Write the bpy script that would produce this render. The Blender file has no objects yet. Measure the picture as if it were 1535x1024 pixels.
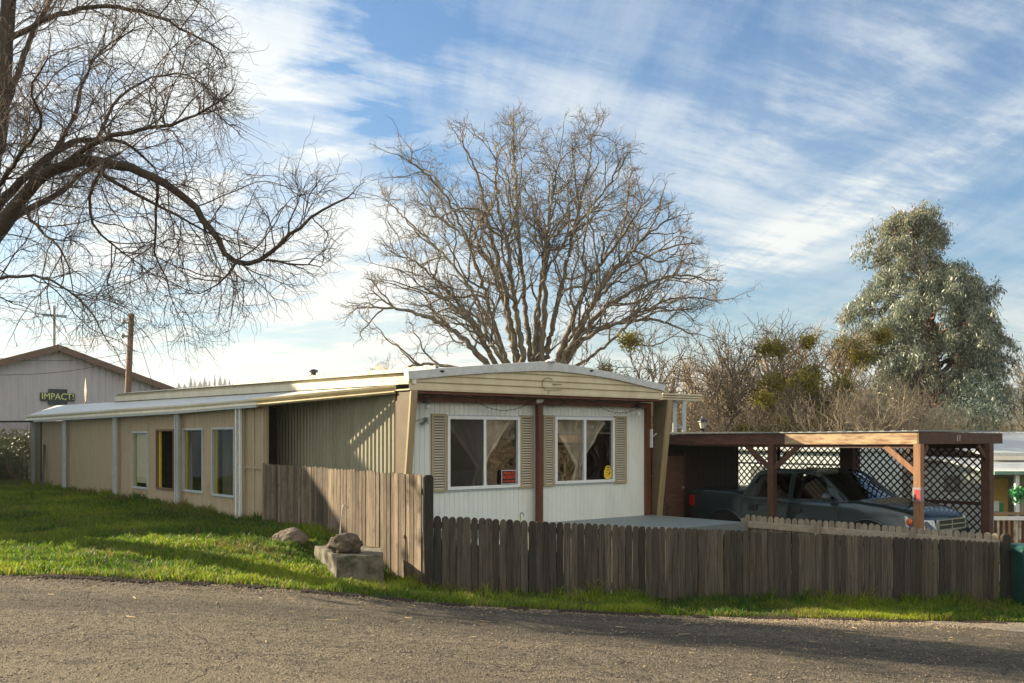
import bpy, bmesh, math, random
import numpy as np
from mathutils import Vector, Matrix, noise as mnoise
R = math.radians
SC = bpy.context.scene
COL = SC.collection
random.seed(7); np.random.seed(7)

# ------------------------------------------------------------------ camera
F = 1469.0; HZ = 655.0; CX = 767.5
cam = bpy.data.cameras.new('camera'); camo = bpy.data.objects.new('camera', cam)
COL.objects.link(camo); SC.camera = camo
camo.location = (0, 0, 0); camo.rotation_euler = (R(90), 0, 0)
cam.sensor_width = 36; cam.lens = 36*F/1535; cam.shift_y = (HZ-512)/1535
cam.clip_start = .1; cam.clip_end = 9000

# ------------------------------------------------------------------ light
SUN = Vector((-.92, .39, .425)).normalized()          # towards the sun
sun = bpy.data.lights.new('sun', 'SUN'); suno = bpy.data.objects.new('sun', sun); COL.objects.link(suno)
sun.energy = 5.0; sun.angle = R(.5); sun.color = (1, .83, .58)
suno.rotation_euler = SUN.to_track_quat('Z', 'Y').to_euler()
SC.view_settings.view_transform = 'Standard'; SC.view_settings.look = 'None'
SC.view_settings.gamma = 1; SC.view_settings.exposure = 1.55
SC.cycles.max_bounces = 8; SC.cycles.transparent_max_bounces = 24
SC.cycles.caustics_reflective = False; SC.cycles.caustics_refractive = False

def nd(nt, t, **k):
    n = nt.nodes.new(t)
    for a, b in k.items():
        if a.startswith('i_'):
            key = a[2:]
            key = int(key) if key.isdigit() else key.replace('_', ' ')
            n.inputs[key].default_value = b
        else: setattr(n, a, b)
    return n
def math_(nt, op, a, b=None, c=None, clamp=False):
    n = nt.nodes.new('ShaderNodeMath'); n.operation = op; n.use_clamp = clamp
    for i, v in enumerate((a, b, c)):
        if v is None: continue
        if hasattr(v, 'links') or hasattr(v, 'is_output'): nt.links.new(v, n.inputs[i])
        else: n.inputs[i].default_value = v
    return n.outputs[0]
def ramp(nt, fac, stops, interp='LINEAR'):
    n = nt.nodes.new('ShaderNodeValToRGB'); n.color_ramp.interpolation = interp
    e = n.color_ramp.elements
    while len(e) < len(stops): e.new(.5)
    for q, (p, c) in zip(e, stops):
        q.position = p; q.color = (c, c, c, 1) if isinstance(c, (int, float)) else (*c, 1)
    nt.links.new(fac, n.inputs[0]); return n.outputs[0]
def mixc(nt, f, a, b, mode='MIX'):
    n = nt.nodes.new('ShaderNodeMix'); n.data_type = 'RGBA'; n.blend_type = mode
    for i, v in ((0, f), (6, a), (7, b)):
        if hasattr(v, 'is_output'): nt.links.new(v, n.inputs[i])
        elif i == 0: n.inputs[0].default_value = v
        else: n.inputs[i].default_value = (*v, 1)
    return n.outputs[2]

# ------------------------------------------------------------------ sky
w = bpy.data.worlds.new('World'); SC.world = w; w.use_nodes = True
nt = w.node_tree; nt.nodes.clear()
sky = nd(nt, 'ShaderNodeTexSky', sky_type='NISHITA', sun_disc=False)
sky.sun_elevation = math.asin(SUN.z); sky.sun_rotation = math.atan2(SUN.x, SUN.y)
sky.altitude = 300; sky.air_density = 1.3; sky.dust_density = 1.2; sky.ozone_density = 2.0
tc = nd(nt, 'ShaderNodeTexCoord'); sep = nd(nt, 'ShaderNodeSeparateXYZ'); nt.links.new(tc.outputs['Generated'], sep.inputs[0])
X, Y, Z = sep.outputs
zc = math_(nt, 'MAXIMUM', Z, 0.0)
zz = math_(nt, 'ADD', zc, .10)
u = math_(nt, 'DIVIDE', X, zz); v = math_(nt, 'DIVIDE', Y, zz)
az = math_(nt, 'ARCTAN2', X, Y)
def rot(ang):
    c, s = math.cos(ang), math.sin(ang)
    a = math_(nt, 'ADD', math_(nt, 'MULTIPLY', u, c), math_(nt, 'MULTIPLY', v, s))       # along
    b = math_(nt, 'SUBTRACT', math_(nt, 'MULTIPLY', v, c), math_(nt, 'MULTIPLY', u, s))  # across
    return a, b
def cnoise(ang, sa, sb, off, detail=8, rough=.6, dist=.6):
    a, b = rot(ang)
    cv = nd(nt, 'ShaderNodeCombineXYZ', i_2=off)
    nt.links.new(math_(nt, 'MULTIPLY', a, sa), cv.inputs[0]); nt.links.new(math_(nt, 'MULTIPLY', b, sb), cv.inputs[1])
    n = nd(nt, 'ShaderNodeTexNoise', i_Scale=1.0, i_Detail=detail, i_Roughness=rough, i_Distortion=dist)
    nt.links.new(cv.outputs[0], n.inputs['Vector']); return n.outputs[0]
n1 = cnoise(R(38), .30, 1.3, 3.1, dist=.35)            # long streaks
n2 = cnoise(R(-30), 1.0, 3.0, 9.2, rough=.55, dist=.5)  # rippled bank
n3 = cnoise(R(95), .45, 2.6, 5.5, rough=.65, dist=1.0)  # combed fibres
n4 = cnoise(R(30), 2.4, 8.0, 1.7, rough=.7, dist=.2)    # fine grain
n5 = cnoise(R(0), .55, .55, 7.7, detail=3, dist=.4)     # broad patches
def smooth(x, a, b):
    n = nd(nt, 'ShaderNodeMapRange', interpolation_type='SMOOTHSTEP'); n.inputs[1].default_value = a; n.inputs[2].default_value = b
    nt.links.new(x, n.inputs[0]); return n.outputs[0]
el = math_(nt, 'DIVIDE', zc, math_(nt, 'SQRT', math_(nt, 'ADD', math_(nt, 'MULTIPLY', X, X), math_(nt, 'MULTIPLY', Y, Y))))
def bump(px, py, wx, wy, tilt=0.):
    a0 = math.atan((px-CX)/F); e0 = (HZ-py)/F*math.cos(a0)
    da = math_(nt, 'SUBTRACT', az, a0); de = math_(nt, 'SUBTRACT', el, e0)
    c, s = math.cos(tilt), math.sin(tilt)
    p = math_(nt, 'ADD', math_(nt, 'MULTIPLY', da, c), math_(nt, 'MULTIPLY', de, s))
    q = math_(nt, 'SUBTRACT', math_(nt, 'MULTIPLY', de, c), math_(nt, 'MULTIPLY', da, s))
    p = math_(nt, 'DIVIDE', p, wx/F); q = math_(nt, 'DIVIDE', q, wy/F)
    d = math_(nt, 'ADD', math_(nt, 'MULTIPLY', p, p), math_(nt, 'MULTIPLY', q, q))
    return math_(nt, 'EXPONENT', math_(nt, 'MULTIPLY', d, -1.0))
def add(*xs):
    r = xs[0]
    for x in xs[1:]: r = math_(nt, 'ADD', r, x)
    return r
mul = lambda a, b: math_(nt, 'MULTIPLY', a, b)
bank = add(bump(60, 60, 300, 420), bump(330, 200, 150, 190, R(-55)), bump(450, 330, 150, 110, R(-30)), mul(bump(560, 430, 190, 130), .8), mul(bump(420, 560, 700, 50), .7))
hole = add(bump(610, 215, 190, 42, R(-38)), mul(bump(560, 60, 120, 70), .8))
wisps = add(mul(bump(820, 140, 300, 60, R(-12)), .40), mul(bump(1350, 262, 430, 30, R(23)), .75), mul(bump(1250, 345, 330, 17, R(18)), .55), mul(bump(1180, 400, 260, 16, R(12)), .5),
            mul(bump(1300, 110, 330, 110, R(30)), .42), mul(bump(1010, 330, 200, 90, R(20)), .32), mul(bump(1530, 500, 260, 60), .45), mul(bump(900, 590, 900, 50), .6))
streak = smooth(add(mul(n1, .50), mul(n4, .32), mul(n3, .18)), .43, .58)
rip = smooth(add(mul(n2, .68), mul(n4, .32)), .42, .56)
fib = smooth(add(mul(n3, .5), mul(n4, .3), mul(n5, .3)), .46, .70)
cl = add(mul(math_(nt, 'MINIMUM', bank, 1.0), add(mul(rip, .58), .40)), mul(wisps, add(mul(streak, .85), .22)), mul(fib, .30), mul(mul(hole, add(rip, -1.25)), .45))
cl = math_(nt, 'MINIMUM', math_(nt, 'MAXIMUM', cl, 0.0), .97)
bk = smooth(math_(nt, 'MULTIPLY', Y, -1.0), -.35, .3)           # unseen bright cloud added behind the viewer as fill light
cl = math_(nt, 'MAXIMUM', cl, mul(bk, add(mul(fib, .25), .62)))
warm = math_(nt, 'EXPONENT', mul(el, -8.0))
ccol = mixc(nt, warm, (3.15, 3.35, 3.4), (3.4, 3.2, 2.75))
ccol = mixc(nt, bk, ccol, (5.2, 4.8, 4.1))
skyc = nd(nt, 'ShaderNodeMix', data_type='RGBA', blend_type='MULTIPLY'); skyc.inputs[0].default_value = 1
nt.links.new(sky.outputs[0], skyc.inputs[6]); skyc.inputs[7].default_value = (.205, .365, .51, 1)
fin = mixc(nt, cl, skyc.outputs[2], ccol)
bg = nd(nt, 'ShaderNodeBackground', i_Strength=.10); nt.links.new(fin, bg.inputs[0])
out = nd(nt, 'ShaderNodeOutputWorld'); nt.links.new(bg.outputs[0], out.inputs[0])

# ------------------------------------------------------------------ frames of reference
U2 = Vector((.766, .643, 0)); V2 = Vector((-.643, .766, 0)); ZZ = Vector((0, 0, 1))
def W(px, py, d): return Vector(((px-CX)/F*d, d, (HZ-py)/F*d))
class Fr:
    def __init__(s, o, u=U2, v=V2): s.o = Vector((o[0], o[1], 0)); s.u = u; s.v = v
    def __call__(s, a, b, z): return s.o + s.u*a + s.v*b + ZZ*z
    def a_at(s, px, b=0.):
        r = (px-CX)/F; q = s.o + s.v*b
        return (r*q.y - q.x)/(s.u.x - r*s.u.y)
    def b_at(s, px, a=0.):
        r = (px-CX)/F; q = s.o + s.u*a
        return (r*q.y - q.x)/(s.v.x - r*s.v.y)
def zat(py, p): return (HZ-py)/F*p.y
HO = (-1.885, 16.405); HF = Fr(HO)                 # mobile home: wall left corner
AF = Fr((-4.686, 18.58))                           # awning room: wall near corner
CF = Fr((7.01, 16.9))                              # carport near corner
HWID = 6.07

# ------------------------------------------------------------------ mesh helpers
class MB:
    def __init__(s): s.v = []; s.f = []; s.r = []; s.cr = .5
    def add(s, vs, fs):
        n = len(s.v); s.v += [Vector(p) for p in vs]; s.f += [[i+n for i in f] for f in fs]; s.r += [s.cr]*len(vs); return s
    def quad(s, a, b, c, d): return s.add([a, b, c, d], [(0, 1, 2, 3)])
    def hexa(s, b, t):        # bottom 4, top 4 (ccw seen from above)
        return s.add(list(b)+list(t), [(3, 2, 1, 0), (4, 5, 6, 7), (0, 1, 5, 4), (1, 2, 6, 5), (2, 3, 7, 6), (3, 0, 4, 7)])
    def fbox(s, fr, a0, a1, b0, b1, z0, z1):
        return s.hexa([fr(a0, b0, z0), fr(a1, b0, z0), fr(a1, b1, z0), fr(a0, b1, z0)], [fr(a0, b0, z1), fr(a1, b0, z1), fr(a1, b1, z1), fr(a0, b1, z1)])
    def box(s, x0, x1, y0, y1, z0, z1):
        return s.hexa([(x0, y0, z0), (x1, y0, z0), (x1, y1, z0), (x0, y1, z0)], [(x0, y0, z1), (x1, y0, z1), (x1, y1, z1), (x0, y1, z1)])
    def beam(s, p, q, w, h, up=ZZ):   # bar from p to q, w sideways, h along up
        p = Vector(p); q = Vector(q); d = (q-p).normalized(); sd = d.cross(up)
        if sd.length < 1e-3: sd = d.cross(Vector((1, 0, 0)))
        sd.normalize(); un = sd.cross(d).normalized(); sd *= w/2; un *= h/2
        c = lambda o: [o-sd-un, o+sd-un, o+sd+un, o-sd+un]
        a, b = c(p), c(q)
        return s.add(a+b, [(0, 1, 2, 3), (7, 6, 5, 4), (0, 4, 5, 1), (1, 5, 6, 2), (2, 6, 7, 3), (3, 7, 4, 0)])
    def prism(s, poly, off):          # poly: 3d points, off: extrusion vector
        poly = [Vector(p) for p in poly]; n = len(poly); off = Vector(off)
        return s.add(poly+[p+off for p in poly], [tuple(range(n))[::-1], tuple(range(n, 2*n))]+[(i, (i+1) % n, n+(i+1) % n, n+i) for i in range(n)])
    def tube(s, pts, rad, k=6, cap=True):
        pts = [Vector(p) for p in pts]; n = len(pts)
        if not hasattr(rad, '__len__'): rad = [rad]*n
        vs = []; prev = None
        for i, p in enumerate(pts):
            d = (pts[min(i+1, n-1)]-pts[max(i-1, 0)]).normalized()
            if prev is None:
                a = d.cross(Vector((.13, .31, .94)));
                if a.length < .1: a = d.cross(Vector((1, 0, 0)))
            else: a = prev-d*prev.dot(d)
            a.normalize(); prev = a; b = d.cross(a)
            vs += [p+(a*math.cos(2*math.pi*j/k)+b*math.sin(2*math.pi*j/k))*rad[i] for j in range(k)]
        fs = [(i*k+j, i*k+(j+1) % k, (i+1)*k+(j+1) % k, (i+1)*k+j) for i in range(n-1) for j in range(k)]
        if cap: fs += [tuple(range(k))[::-1], tuple(range((n-1)*k, n*k))]
        return s.add(vs, fs)
    def lathe(s, prof, c, k=16):      # prof [(r,z)], axis z at c
        c = Vector(c); vs = [c+Vector((r*math.cos(2*math.pi*j/k), r*math.sin(2*math.pi*j/k), z)) for r, z in prof for j in range(k)]
        n = len(prof)
        fs = [(i*k+j, i*k+(j+1) % k, (i+1)*k+(j+1) % k, (i+1)*k+j) for i in range(n-1) for j in range(k)]
        fs += [tuple(range(k))[::-1], tuple(range((n-1)*k, n*k))]
        return s.add(vs, fs)
    def grid(s, P):                   # P[i][j] points
        n = len(P); m = len(P[0])
        return s.add([p for r in P for p in r], [(i*m+j, i*m+j+1, (i+1)*m+j+1, (i+1)*m+j) for i in range(n-1) for j in range(m-1)])
    def blob(s, c, rx, ry, rz, seed=0, amp=.18, sub=3, fr=1.3):
        bm = bmesh.new(); bmesh.ops.create_icosphere(bm, subdivisions=sub, radius=1)
        vs = []
        for v_ in bm.verts:
            d = v_.co.normalized(); k = 1+amp*mnoise.fractal(d*fr+Vector((seed, 0, 0)), .9, 2.1, 4)*1.6
            vs.append(Vector(c)+Vector((d.x*rx*k, d.y*ry*k, d.z*rz*k)))
        fs = [[q.index for q in f.verts] for f in bm.faces]; bm.free()
        return s.add(vs, fs)

def roottrans(o):
    t = Vector((0, 0, 0))
    while o: t = t+o.location; o = o.parent
    return t
def tag(o, label=None, cat=None, group=None, kind=None):
    if label: o['label'] = label
    if cat: o['category'] = cat
    if group: o['group'] = group
    if kind: o['kind'] = kind
    return o
def empty(name, loc, label, cat, group=None):
    o = bpy.data.objects.new(name, None); COL.objects.link(o); o.location = loc; o.empty_display_size = .3
    return tag(o, label, cat, group)
def link_mesh(name, me, mat, parent, loc):
    o = bpy.data.objects.new(name, me); COL.objects.link(o)
    if mat: me.materials.append(mat)
    if parent: o.parent = parent
    else: o.location = loc
    return o
def build(name, mb, mat, parent=None, smooth=False, bevel=0, loc=None, label=None):
    if parent: t = roottrans(parent)
    elif loc is not None: t = Vector(loc)
    else:
        a = np.array([p[:] for p in mb.v]); mn, mx = a.min(0), a.max(0)
        t = Vector(((mn[0]+mx[0])/2, (mn[1]+mx[1])/2, mn[2]))
    me = bpy.data.meshes.new(name); me.from_pydata([p-t for p in mb.v], [], mb.f); me.validate()
    at = me.attributes.new('rnd', 'FLOAT', 'POINT')
    if len(at.data) == len(mb.r): at.data.foreach_set('value', mb.r)
    if smooth: me.polygons.foreach_set('use_smooth', [True]*len(me.polygons))
    o = link_mesh(name, me, mat, parent, t)
    if bevel:
        m = o.modifiers.new('bevel', 'BEVEL'); m.width = bevel; m.segments = 2; m.limit_method = 'ANGLE'; m.angle_limit = R(40)
    if label: o['label'] = label
    return o
def npmesh(name, V, Fc, k, mat, parent=None, loc=(0, 0, 0), rnd=None, smooth=False):
    """fast mesh of k-gons from numpy arrays"""
    me = bpy.data.meshes.new(name); n = len(V); m = len(Fc)
    loc = np.array(loc, float)
    if parent: loc = np.array(roottrans(parent))
    me.vertices.add(n); me.vertices.foreach_set('co', (V-loc).astype(np.float32).ravel())
    me.loops.add(m*k); me.loops.foreach_set('vertex_index', Fc.astype(np.int32).ravel())
    me.polygons.add(m); me.polygons.foreach_set('loop_start', np.arange(0, m*k, k, dtype=np.int32))
    if smooth: me.polygons.foreach_set('use_smooth', np.ones(m, bool))
    me.update(calc_edges=True)
    if rnd is not None:
        a = me.attributes.new('rnd', 'FLOAT', 'POINT'); a.data.foreach_set('value', rnd.astype(np.float32))
    return link_mesh(name, me, mat, parent, Vector(loc))
def text(body, p, xdir, up, height, mat, parent, name='lettering', ext=.003, sx=1., align='CENTER'):
    cu = bpy.data.curves.new(name, 'FONT'); cu.body = body; cu.size = height*1.38; cu.extrude = ext; cu.align_x = align; cu.align_y = 'CENTER'
    cu.resolution_u = 3
    o = bpy.data.objects.new(name, cu); COL.objects.link(o); cu.materials.append(mat)
    x = Vector(xdir).normalized(); y = Vector(up).normalized(); z = x.cross(y)
    bpy.context.view_layer.update(); me = bpy.data.meshes.new_from_object(o.evaluated_get(bpy.context.evaluated_depsgraph_get())); bpy.data.objects.remove(o)
    m = Matrix((x*sx, y, z)).transposed().to_4x4(); m.translation = Vector(p)-roottrans(parent); me.transform(m)
    o = bpy.data.objects.new(name, me); COL.objects.link(o); o.parent = parent
    if not me.materials: me.materials.append(mat)
    return o

# ------------------------------------------------------------------ materials
def newmat(name):
    m = bpy.data.materials.new(name); m.use_nodes = True; nt = m.node_tree; nt.nodes.clear()
    o = nd(nt, 'ShaderNodeOutputMaterial'); b = nd(nt, 'ShaderNodeBsdfPrincipled'); nt.links.new(b.outputs[0], o.inputs[0])
    return m, nt, b, o
def mvar(name, c1, c2=None, scale=(1, 1, 1), ns=6, rough=.7, bump=0., bs=30, rnd=0., metal=0., c3=None, detail=6, spec=.5, lo=.35, hi=.65, patch=.5, pns=1.2, knots=0):
    m, nt, b, o = newmat(name)
    tc = nd(nt, 'ShaderNodeTexCoord'); mp = nd(nt, 'ShaderNodeMapping'); mp.inputs[3].default_value = scale
    nt.links.new(tc.outputs['Object'], mp.inputs[0])
    if rnd:
        ar = nd(nt, 'ShaderNodeAttribute', attribute_name='rnd'); va = nd(nt, 'ShaderNodeVectorMath', operation='SCALE'); va.inputs[0].default_value = (37, 53, 29); nt.links.new(ar.outputs['Fac'], va.inputs['Scale'])
        vb_ = nd(nt, 'ShaderNodeVectorMath', operation='ADD'); nt.links.new(tc.outputs['Object'], vb_.inputs[0]); nt.links.new(va.outputs[0], vb_.inputs[1]); nt.links.new(vb_.outputs[0], mp.inputs[0])
    n = nd(nt, 'ShaderNodeTexNoise', i_Scale=ns, i_Detail=detail, i_Roughness=.62, i_Distortion=.3); nt.links.new(mp.outputs[0], n.inputs['Vector'])
    f = ramp(nt, n.outputs[0], [(lo, 0.), (hi, 1.)])
    col = mixc(nt, f, c1, c2 or tuple(x*.8 for x in c1))
    if c3:
        n2 = nd(nt, 'ShaderNodeTexNoise', i_Scale=pns, i_Detail=5, i_Roughness=.65); nt.links.new((vb_ if rnd else tc).outputs[0 if rnd else 'Object'], n2.inputs['Vector'])
        col = mixc(nt, ramp(nt, n2.outputs[0], [(patch, 0.), (patch+.16, 1.)]), col, c3)
    if rnd:
        at = nd(nt, 'ShaderNodeAttribute', attribute_name='rnd')
        k = math_(nt, 'ADD', math_(nt, 'MULTIPLY', at.outputs['Fac'], rnd), 1-rnd/2)
        cb = nd(nt, 'ShaderNodeCombineXYZ')
        for i in range(3): nt.links.new(k, cb.inputs[i])
        col = mixc(nt, 1., col, cb.outputs[0], 'MULTIPLY')
    if knots:
        mk = nd(nt, 'ShaderNodeMapping'); mk.inputs[3].default_value = (6, 6, 3.4); nt.links.new((vb_ if rnd else tc).outputs[0 if rnd else 'Object'], mk.inputs[0])
        kv = nd(nt, 'ShaderNodeTexVoronoi', i_Scale=1.0); nt.links.new(mk.outputs[0], kv.inputs['Vector'])
        col = mixc(nt, ramp(nt, kv.outputs['Distance'], [(.05, knots), (.16, 0.)]), col, (.035, .022, .014))
    nt.links.new(col, b.inputs['Base Color'])
    b.inputs['Roughness'].default_value = rough; b.inputs['Metallic'].default_value = metal; b.inputs['Specular IOR Level'].default_value = spec
    if bump:
        nb = nd(nt, 'ShaderNodeTexNoise', i_Scale=bs, i_Detail=5, i_Roughness=.65); nt.links.new(mp.outputs[0], nb.inputs['Vector'])
        bp = nd(nt, 'ShaderNodeBump', i_Strength=min(1, bump), i_Distance=.01 if bump <= 1 else .01*bump); nt.links.new(nb.outputs[0], bp.inputs['Height']); nt.links.new(bp.outputs[0], b.inputs['Normal'])
    return m
def mglass(name, tint=(.9, .95, .95), refl=1.0, rough=.02, dark=.0):
    m, nt, b, o = newmat(name); nt.nodes.remove(b)
    tr = nd(nt, 'ShaderNodeBsdfTransparent'); tr.inputs[0].default_value = (*tint, 1)
    gl = nd(nt, 'ShaderNodeBsdfGlossy'); gl.inputs['Roughness'].default_value = rough
    lw = nd(nt, 'ShaderNodeLayerWeight', i_Blend=.5); mx = nd(nt, 'ShaderNodeMixShader')
    fr5 = math_(nt, 'ADD', math_(nt, 'MULTIPLY', math_(nt, 'POWER', lw.outputs['Facing'], 5.0), .95), .045); k = math_(nt, 'ADD', math_(nt, 'MULTIPLY', fr5, refl*1.6), dark, clamp=True)
    nt.links.new(k, mx.inputs[0]); nt.links.new(tr.outputs[0], mx.inputs[1]); nt.links.new(gl.outputs[0], mx.inputs[2]); nt.links.new(mx.outputs[0], o.inputs[0])
    return m
def mleaf(name, c1, c2, trans=.35, rough=.5, spec=.4):
    m, nt, b, o = newmat(name)
    at = nd(nt, 'ShaderNodeAttribute', attribute_name='rnd')
    col = mixc(nt, at.outputs['Fac'], c1, c2); nt.links.new(col, b.inputs['Base Color'])
    b.inputs['Roughness'].default_value = rough; b.inputs['Specular IOR Level'].default_value = spec
    if trans:
        t = nd(nt, 'ShaderNodeBsdfTranslucent'); nt.links.new(col, t.inputs[0])
        mx = nd(nt, 'ShaderNodeMixShader', i_0=trans); nt.links.new(b.outputs[0], mx.inputs[1]); nt.links.new(t.outputs[0], mx.inputs[2]); nt.links.new(mx.outputs[0], o.inputs[0])
    return m
G_ = lambda k: (k, k, k)
m_whitewall = mvar('white_siding', (.80, .83, .77), (.70, .74, .68), (1, 1, .25), 3, .45, .15, 20, c3=(.72, .70, .56), patch=.60)
m_cream = mvar('cream_metal', (.62, .55, .36), (.52, .45, .28), (1, 1, .6), 4, .42, .15, 25, c3=(.46, .38, .23), patch=.57)
m_creamlt = mvar('pale_cream_metal', (.82, .78, .64), (.72, .67, .52), (1, 1, .6), 3, .4, .1, 25, c3=(.42, .36, .25), patch=.62, pns=3)
m_corr = mvar('corrugated_tan', (.34, .33, .24), (.27, .26, .18), (1, 1, .2), 4, .42, .1, 20)
m_silver = mvar('silver_roof_coating', (.60, .62, .61), (.47, .50, .49), (1, 1, 1), 7, .5, .4, 30, c3=(.33, .33, .30), patch=.6, pns=5)
m_redwood = mvar('red_brown_timber', (.15, .048, .02), (.09, .028, .013), (6, 6, .5), 3, .6, .35, 12, rnd=.3)
m_tan = mvar('tan_siding', (.47, .395, .27), (.39, .325, .22), (3, 3, .3), 4, .7, .3, 18, rnd=.12, c3=(.33, .265, .175), patch=.58)
m_tantrim = mvar('tan_trim', (.36, .28, .15), (.30, .23, .12), (3, 3, .3), 4, .6, .2, 18)
m_shut = mvar('tan_shutter', (.40, .33, .20), (.35, .29, .18), (2, 2, 2), 5, .6)
m_slat = mvar('pale_slat', (.48, .45, .34), (.42, .39, .29), (2, 2, 2), 5, .6)
m_bluewhite = mvar('pale_blue_paint', (.52, .585, .59), (.43, .49, .50), (2, 2, 1), 5, .5, .1, c3=(.36, .36, .33), patch=.62, pns=6)
m_whitep = mvar('white_paint', (.84, .85, .84), (.74, .76, .75), (2, 2, 2), 6, .45)
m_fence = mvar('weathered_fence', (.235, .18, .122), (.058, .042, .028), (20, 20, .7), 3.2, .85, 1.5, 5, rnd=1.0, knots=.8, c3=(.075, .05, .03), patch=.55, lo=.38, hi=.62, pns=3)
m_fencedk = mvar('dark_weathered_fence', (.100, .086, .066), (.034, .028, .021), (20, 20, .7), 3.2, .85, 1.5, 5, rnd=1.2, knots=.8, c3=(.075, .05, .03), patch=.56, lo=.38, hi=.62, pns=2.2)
m_fencelt = mvar('pale_weathered_fence', (.33, .29, .22), (.18, .155, .115), (5, 5, .8), 3, .8, .5, 14, rnd=.4)
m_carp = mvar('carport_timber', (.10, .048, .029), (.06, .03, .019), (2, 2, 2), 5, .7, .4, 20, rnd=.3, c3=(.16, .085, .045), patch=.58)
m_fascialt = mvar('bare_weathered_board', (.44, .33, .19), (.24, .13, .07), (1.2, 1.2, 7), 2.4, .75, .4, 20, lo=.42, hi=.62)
m_latt = mvar('dark_lattice', (.05, .023, .014), (.035, .017, .011), (2, 2, 2), 6, .7)
m_shed = mvar('shed_brown', (.055, .03, .019), (.042, .022, .014), (6, 6, .5), 4, .7, .2)
m_door = mvar('panel_door_wood', (.21, .105, .065), (.13, .065, .04), (1, 1, 5), 5, .6, .3)
m_deck = mvar('grey_deck_paint', (.21, .27, .28), (.17, .22, .23), (1, 1, 1), 5, .55, .1)
m_dark = mvar('dark_interior', (.05, .034, .022), (.03, .02, .014), ns=5, rough=.9)
m_panel = mvar('wood_panelling', (.15, .085, .045), (.09, .048, .026), (8, 8, .5), 3, .5, .1, c3=(.05, .032, .02), patch=.5, pns=3)
m_black = mvar('black_metal', (.02, .02, .02), (.03, .03, .03), rough=.5)
m_grey = mvar('galvanised_metal', (.36, .38, .38), (.26, .28, .28), ns=12, rough=.45, metal=.5)
m_stone = mvar('concrete_block', (.20, .18, .14), (.075, .068, .05), (1, 1, 1), 6, .9, 1., 30, c3=(.05, .055, .028), patch=.49, pns=5)
m_rock = mvar('boulder', (.15, .115, .078), (.05, .04, .028), (1, 1, 1), 13, .9, 1.6, 26, c3=(.09, .09, .04), patch=.57, pns=5)
m_bark = mvar('bark', (.22, .175, .115), (.11, .086, .06), (1, 1, .35), 9, .9, .8, 30)
m_barkdk = mvar('dark_bark', (.085, .066, .046), (.04, .031, .023), (1, 1, .4), 9, .9, .8, 30, c3=(.085, .085, .025), patch=.62, pns=1.5)
m_twig = mvar('brown_twig', (.15, .11, .08), (.09, .066, .05), ns=4, rough=.85)
m_barkoak = mvar('oak_bark', (.235, .20, .15), (.11, .094, .072), (1, 1, .5), 4, .9, .6, 12)
m_barkbrush = mvar('brush_bark', (.38, .305, .20), (.22, .175, .12), (1, 1, .5), 3, .9)
m_barkred = mvar('reddish_bark', (.22, .10, .06), (.12, .06, .04), (1, 1, .4), 5, .8)
m_church = mvar('mauve_siding', (.42, .41, .43), (.38, .37, .395), (1, 1, .3), 3, .6)
m_brownroof = mvar('brown_roof', (.16, .10, .07), (.11, .07, .05), ns=10, rough=.8)
m_pole = mvar('pole_wood', (.19, .115, .07), (.12, .07, .042), (5, 5, .3), 4, .85)
m_winglass = mglass('window_glass', (.80, .82, .80), 2.0)
m_carglass = mglass('tinted_glass', (.012, .015, .015), 1.0)
# ------------------------------------------------------------------ terrain heights (thin plate spline)
RE = [(-60, 9.2), (-20, 10.2), (-5.74, 11.0), (-3.6, 11.25), (-2.08, 11.44), (-.92, 11.5), (.26, 11.75), (1.9, 12.0), (4.1, 12.45), (6.8, 13.0), (12, 13.6), (30, 16), (60, 20)]
def redge(x): return float(np.interp(x, [p[0] for p in RE], [p[1] for p in RE]))
FA = Vector((-1.06, 13.3, 0)); FB = Vector((7.97, 15.8, 0))       # low fence line
TB = Vector((-4.71, 18.5, 0))                                     # far end of the tall fence
def online(A, B, px):
    r = (px-CX)/F; d = B-A; t = (r*A.y-A.x)/(d.x-r*d.y); return A+d*t
CP = [(0, 0, -1.6), (-6, 4, -1.42), (6, 4, -1.98), (-12, 6, -1.2), (12, 6, -2.5), (-5.74, 11, -1.57), (-3.6, 11.25, -1.70), (-2.08, 11.44, -1.83), (-.92, 11.5, -1.97),
      (.26, 11.75, -2.08), (1.9, 12, -2.2), (4.1, 12.45, -2.33), (6.8, 13, -2.48), (12, 13.6, -2.8), (1, 8, -1.85), (-12, 10.7, -1.35)]
for px, py, d in ((357, 783, 19.5), (265, 762, 21.9), (172, 748, 25.1), (95, 735, 28.6), (48, 730, 31.2), (0, 726, 32), (0, 800, 16.5), (150, 800, 16.0), (300, 825, 13.6)):
    p = W(px, py, d); CP.append(tuple(p))
for px, py in ((393, 785), (450, 795), (500, 804)):
    p = online(TB, Vector((-1.06, 13.3, 0)), px); CP.append((p.x, p.y, zat(py, p)))
for px, py in ((650, 889), (800, 893), (970, 901.6), (1250, 906), (1508, 910)):
    p = online(FA, FB, px); CP.append((p.x, p.y, zat(py, p)))
CP += [(-1.6, 14.1, -2.07), (0, 15, -2.2), (3, 17, -2.4), (8, 20, -2.5), (5, 23, -2.5), (-1, 25, -2.0), (-12, 34, -1.45), (-22, 30, -1.2), (-20, 18, -1.2),
       (-60, 0, -.6), (60, 0, -5), (-60, 60, -.8), (60, 60, -10), (0, 80, -6), (0, -30, -1.6), (-40, -30, -.8), (40, -30, -4), (-90, 130, -1), (90, 130, -14), (0, 150, -11), (14, 40, -5), (25, 30, -5), (0, 45, -3.5)]
CPa = np.array(CP, float)
def tpsk(r2): return np.where(r2 > 1e-12, .5*r2*np.log(np.maximum(r2, 1e-12)), 0)
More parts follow.
